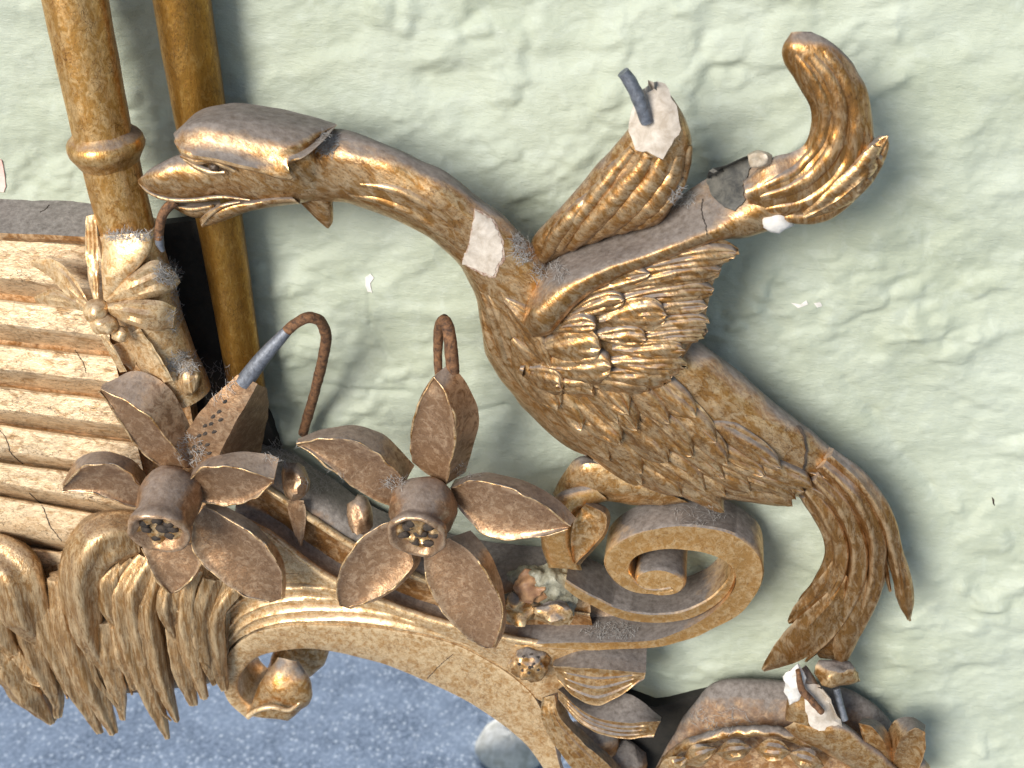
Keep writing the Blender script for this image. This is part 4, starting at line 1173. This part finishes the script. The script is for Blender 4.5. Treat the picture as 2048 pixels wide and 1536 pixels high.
# leaves and small curls left of the scroll
lf1 = loft([(1105, 985), (1130, 945), (1165, 915), (1240, 935), (1310, 965), (1360, 995)], [(1120, 1030), (1150, 1012), (1200, 1000), (1262, 1008), (1320, 1010), (1380, 1006)], [120, 140, 150, 150, 145, 140], [24, 40, 44, 40, 34, 16], 40, 22, 2.2, lambda t, th: .06*math.sin(th*6+t*6))
link('leaf', lf1.rough(3, 30), G_LEAF, scroll, 50)
lf2 = loft([(1180, 968), (1120, 985), (1086, 1035), (1082, 1085), (1098, 1135)], [(1215, 1000), (1160, 1025), (1146, 1060), (1146, 1095), (1165, 1140)], [165, 175, 180, 178, 170], [22, 34, 40, 40, 34], 34, 20, 2.6)
link('curl', lf2.rough(2.5, 30), G_SCROLL, scroll, 50)
lf3 = petal([(1170, 1008, 200), (1212, 1030, 212), (1206, 1068, 214), (1152, 1128, 205)], [(1160, 1020, 200), (1146, 1050, 212), (1142, 1090, 214), (1148, 1126, 205)], [(1180, 998, 165), (1218, 1022, 170), (1214, 1066, 172), (1158, 1132, 180)], 10, 22)
link('leaf', lf3.rough(2, 30), G_LEAF, scroll, 42)
link('filler', blob(1035, 1215, 186, 40, 36, 24, .5, 4, 16, 20).rough(7, 26).rough(3, 10), G_LEAF, scroll, 60)
link('filler', blob(1064, 1172, 186, 34, 30, 20, .6, 9, 16, 20).rough(7, 22).rough(3, 9), CLAY, scroll, 60)
link('filler', blob(1108, 1225, 205, 40, 26, 22, .6, 14).rough(4, 22), G_LEAF, scroll, 60)
gl = strip([[(1030, 1138, 140), (1060, 1130, 150), (1110, 1128, 150), (1150, 1142, 140)], [(1015, 1152, 165), (1060, 1150, 184), (1110, 1158, 188), (1158, 1170, 175)], [(1040, 1188, 172), (1075, 1190, 190), (1112, 1196, 190), (1155, 1205, 176)], [(1066, 1222, 150), (1092, 1230, 165), (1120, 1228, 165), (1148, 1228, 150)]], 50, sub=8).rough(7, 18).rough(4, 8)
g = link('glue', gl, GLUE, scroll, 70)
g['label'] = 'greenish lump of old glue'

# ---- rosette and leaf cluster
rz = M()
blob(1060, 1328, 182, 40, 36, 26, .3, 5, 24, 32, mesh=rz)
ros = link('leaf_cluster', rz.rough(4, 11), G_LEAF, mirror, 60)
ros['label'] = 'three carved leaves springing from a pitted rosette'
rzb = rz.bvh()
for k_ in range(11):
    a = k_*2*math.pi/8 + random.uniform(-.15, .15)
    r_ = 21 if k_ < 8 else 8
    x, y = 1060 + r_*math.cos(a), 1328 + r_*.85*math.sin(a)
    lo, no = hit(x, y, rzb)
    rows = []
    for i in range(6):
        aa = math.pi*i/5
        rows.append([lo + right*(math.cos(b)*math.sin(aa)*random.uniform(3.6, 4.4)*S) + up*(math.sin(b)*math.sin(aa)*3.6*S) + no*(math.cos(aa)*1.6*S) for b in np.linspace(0, 2*math.pi, 9, endpoint=False)])
    link('pit', M().grid(rows, True), DARK, ros, 60)
lc = [
    ([(1106, 1332, 200), (1165, 1336, 214), (1240, 1341, 220), (1292, 1345, 216)], [(1116, 1362, 196), (1150, 1395, 210), (1200, 1411, 222), (1288, 1358, 218)], [(1110, 1318, 160), (1165, 1292, 155), (1230, 1286, 150), (1293, 1296, 150)]),
    ([(1116, 1380, 196), (1176, 1428, 214), (1240, 1445, 220), (1320, 1442, 222)], [(1116, 1398, 194), (1168, 1452, 208), (1235, 1476, 216), (1306, 1474, 220)], [(1130, 1370, 165), (1185, 1400, 165), (1258, 1388, 165), (1322, 1434, 190)]),
    ([(1108, 1390, 196), (1122, 1438, 208), (1156, 1474, 210), (1218, 1532, 205), (1260, 1580, 200)], [(1084, 1395, 196), (1082, 1434, 204), (1100, 1478, 206), (1145, 1538, 205), (1180, 1590, 200)], [(1118, 1384, 170), (1140, 1434, 170), (1176, 1470, 170), (1232, 1525, 170), (1270, 1570, 170)]),
]
for i, (a, b, c_) in enumerate(lc):
    pm = petal(a, b, c_, -6, 30, 12)
    o = link('leaf', pm.rough(2.5, 30, i), G_LEAF, ros, 42)
    pbv = pm.bvh()
    for v_ in (.25, .5, .75):
        ca, cb_ = cr(a, 20), cr(b, 20)
        rows = []
        for q_ in range(1, 19):
            x = ca[q_][0]*v_+cb_[q_][0]*(1-v_); y = ca[q_][1]*v_+cb_[q_][1]*(1-v_)
            hq = hit(x, y, pbv)
            if hq:
                lo, no = hq
                rows.append((lo, no))
        rr_ = []
        for q_, (lo, no) in enumerate(rows):
            nx2 = rows[min(q_+1, len(rows)-1)][0] - rows[max(q_-1, 0)][0]
            sd_ = nx2.cross(no).normalized()
            e = 5*math.sin(q_/(len(rows)-1)*math.pi)*S
            rr_.append([lo-sd_*5*S-no*3*S, lo+no*e, lo+sd_*5*S-no*3*S])
        if len(rr_) > 3:
            link('vein', M().grid(rr_), G_LEAF, ros, 80)
dk = M()
blob(1190, 1490, 120, 60, 60, 40, .3, 3, mesh=dk); blob(1240, 1530, 120, 60, 60, 40, .3, 6, mesh=dk)
link('stem', dk.rough(5, 30), G_SHELF, ros, 60)

# ---- carving at the foot of the bird
dome = loft([(1310, 1540), (1360, 1445), (1394, 1398), (1428, 1364), (1489, 1356), (1560, 1360), (1640, 1365), (1705, 1381), (1750, 1410), (1785, 1450), (1800, 1500)][:11],
            [(1330, 1660), (1380, 1660), (1420, 1660), (1450, 1660), (1490, 1660), (1560, 1660), (1640, 1660), (1700, 1660), (1740, 1660), (1770, 1660), (1790, 1660)], [95]*11, [30, 50, 62, 70, 76, 78, 78, 74, 66, 50, 30], 60, 24, 2.2).rough(3, 50)
ft = link('foot_carving', dome, G_DOME, mirror, 60)
ft['label'] = 'carved mount below the tail with a beaded edge and broken plaster top'
link('beaded_band', tube([(1310, 1550, 150), (1355, 1500, 172), (1420, 1474, 186), (1490, 1462, 192), (1560, 1466, 192), (1620, 1490, 188)], [9, 11, 12, 12, 12, 9], 50, 14, 1, lambda t, th: .15*mnoise.noise(Vector((t*20, th, 1)))).rough(4, 20), G_LEAF, ft, 60)
for x, y, ang in [(1344, 1536, -32), (1398, 1510, -22), (1468, 1500, -8), (1546, 1500, 6), (1612, 1518, 20)]:
    ca, sa = math.cos(math.radians(ang)), math.sin(math.radians(ang))
    bd = leaf([(x-38*ca, y-38*sa, 205), (x-10*ca+21*sa, y-10*sa-21*ca, 222), (x+14*ca+19*sa, y+14*sa-19*ca, 224), (x+38*ca, y+38*sa, 212)], [(x-38*ca, y-38*sa+2, 205), (x-10*ca-21*sa, y-10*sa+21*ca, 222), (x+14*ca-19*sa, y+14*sa+19*ca, 224), (x+38*ca, y+38*sa+2, 212)], 22, 7, 20, 4.0, x)
    link('seed', bd.rough(1.5, 12, x*.01), G_LEAF, ft, 50)
# added near-black panel, painted-in shade of the wall between arch and mount
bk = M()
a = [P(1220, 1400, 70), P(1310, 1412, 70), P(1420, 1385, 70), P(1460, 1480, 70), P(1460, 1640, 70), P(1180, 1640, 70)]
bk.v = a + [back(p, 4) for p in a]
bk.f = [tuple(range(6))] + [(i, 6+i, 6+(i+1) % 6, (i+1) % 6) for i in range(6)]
link('mount_shade_panel', bk.rough(6, 60), simple('mount_shade_black', (.006, .006, .005), (.018, .016, .013), 100, .9), ft, 30)
lb = loft([(1570, 1440), (1572, 1410), (1590, 1350), (1610, 1330)], [(1690, 1470), (1672, 1430), (1640, 1372), (1618, 1340)], [205, 205, 195, 185], [40, 40, 30, 8], 30, 20, 2.3)
loft([(1568, 1455), (1600, 1480), (1660, 1510), (1720, 1550), (1760, 1590)], [(1640, 1420), (1680, 1440), (1720, 1470), (1790, 1530), (1830, 1580)], [195, 205, 208, 205, 200], [34, 42, 44, 42, 40], 30, 20, 2.3, None, lb)
lb.rough(3, 30)
link('leaf', lb, G_LEAF, ft, 60)
lbb = lb.bvh()
g = link('broken_plaster', patch([(1606, 1366), (1634, 1370), (1660, 1396), (1672, 1424), (1684, 1452), (1662, 1450), (1640, 1462), (1620, 1452), (1612, 1420)], lbb, 3, 5, 3, 6, 2), GESSO, ft, 40)
g['label'] = 'broken white plaster with a rusty wire'
link('plaster_stub', loft([(1566, 1350), (1570, 1385), (1578, 1408)], [(1596, 1328), (1612, 1362), (1598, 1404)], [222, 226, 224], [12, 18, 12], 16, 12, 2.2).rough(5, 14), CHIP, ft, 40)
link('wire', tube([(1596, 1340, 244), (1604, 1380, 248), (1622, 1400, 250), (1644, 1424, 248)], [5, 7, 7, 6], 24, 10).rough(1.5, 10), RUST, ft, 60)
link('stub', blob(1672, 1348, 190, 44, 30, 34, .35, 21).rough(5, 22), G_LEAF, ft, 60)
link('pin', tube([(1672, 1376, 195), (1680, 1410, 205), (1690, 1440, 215)], [8, 8, 7], 14, 10), LEAD, ft, 60)
r1 = petal([(1718, 1446, 215), (1745, 1455, 225), (1770, 1490, 225), (1782, 1525, 215)], [(1720, 1452, 215), (1728, 1480, 220), (1750, 1510, 220), (1778, 1530, 215)], [(1725, 1436, 180), (1756, 1442, 180), (1786, 1480, 180), (1796, 1525, 185)], 8, 20)
link('leaf', r1.rough(2, 20), G_LEAF, ft, 42)
r2_ = petal([(1785, 1530, 210), (1800, 1480, 222), (1830, 1456, 226), (1848, 1462, 220)], [(1800, 1560, 210), (1835, 1540, 220), (1850, 1500, 225), (1850, 1466, 220)], [(1772, 1510, 175), (1784, 1446, 175), (1824, 1434, 175), (1852, 1450, 185)], 10, 20)
link('leaf', r2_.rough(2, 20), G_LEAF, ft, 42)
link('leaf', blob(1835, 1545, 170, 26, 40, 30, .3, 33).rough(3, 20), G_LEAF, ft, 60)

# lint and cobweb caught in the hollows: loose fibres lying on the carving
vv, ff = [], []
for mm in ALLM:
    b = len(vv)
    vv.extend(mm.v); ff.extend([tuple(b+k_ for k_ in f) for f in mm.f])
gb = BVHTree.FromPolygons(vv, ff)
def fissure(pts, par, wid=1.1):
    rows = []
    for x, y in cr(pts, 30):
        hq = hit(x, y, gb)
        if hq:
            lo, no = hq
            j_ = random.uniform(-1.0, 1.0); w_ = wid*random.uniform(.4, 1.1)
            rows.append([lo + right*((j_-w_)*S) + no*(.9*S), lo + right*((j_+w_)*S) + no*(.9*S), lo + right*((j_+w_)*S) - no*3*S, lo + right*((j_-w_)*S) - no*3*S])
    if len(rows) > 3:
        link('crack', M().grid(rows, True), DARK, par, 60)
fissure([(-4, 856), (12, 876), (22, 905), (46, 928)], frieze)
fissure([(58, 985), (85, 1012), (100, 1050), (124, 1082)], frieze)
fissure([(150, 700), (168, 728), (172, 745)], frieze, .8)
fissure([(855, 1357), (878, 1332), (906, 1308)], arch, .9)
fissure([(1406, 398), (1404, 425), (1412, 452), (1414, 470)], bird)
fissure([(80, 425), (92, 418), (98, 410)], frieze, .9)
random.seed(3)
for (x, y, rx, ry, cnt, par) in [(258, 470, 50, 9, 170, bow), (335, 545, 26, 26, 200, bow), (368, 725, 34, 22, 220, bow), (350, 620, 14, 50, 90, bow), (1045, 492, 22, 34, 170, bird), (655, 285, 20, 24, 130, bird), (1100, 545, 40, 20, 90, bird), (1365, 395, 26, 20, 120, bird),
                            (940, 940, 34, 18, 130, fl2), (790, 965, 24, 14, 70, fl2), (380, 900, 30, 30, 110, fl1), (570, 905, 40, 26, 170, arch), (640, 960, 50, 26, 110, arch), (430, 760, 40, 40, 60, arch), (1220, 1262, 60, 16, 150, scroll), (1400, 1030, 60, 20, 70, scroll), (1440, 1440, 60, 30, 60, ft)]:
    m = M()
    for k_ in range(cnt):
        a0 = random.uniform(0, 6.28); rr_ = math.sqrt(random.random())
        fx, fy = x + rx*rr_*math.cos(a0), y + ry*rr_*math.sin(a0)
        hq = hit(fx, fy, gb)
        if not hq:
            continue
        lo, no = hq
        d1 = Vector((random.gauss(0, 1), random.gauss(0, 1), random.gauss(0, 1)))
        d1 = (d1 - no*d1.dot(no)*.8).normalized()
        d2 = no.cross(d1)
        ln_ = random.uniform(8, 26)*S
        cv = random.uniform(-.7, .7)
        w_ = d2.normalized()*(random.uniform(.25, .5)*S)
        b = len(m.v)
        for q_ in range(5):
            t = q_/4
            p_ = lo + d1*(ln_*(t-.5)) + d2*(cv*ln_*t*t) + no*((.8+2.5*math.sin(t*math.pi))*S)
            m.v += [p_-w_, p_+w_]
        for q_ in range(4):
            m.f.append((b+q_*2, b+q_*2+1, b+q_*2+3, b+q_*2+2))
    o = link('lint', m, LINT, par, 80)
    o['kind'] = 'stuff'
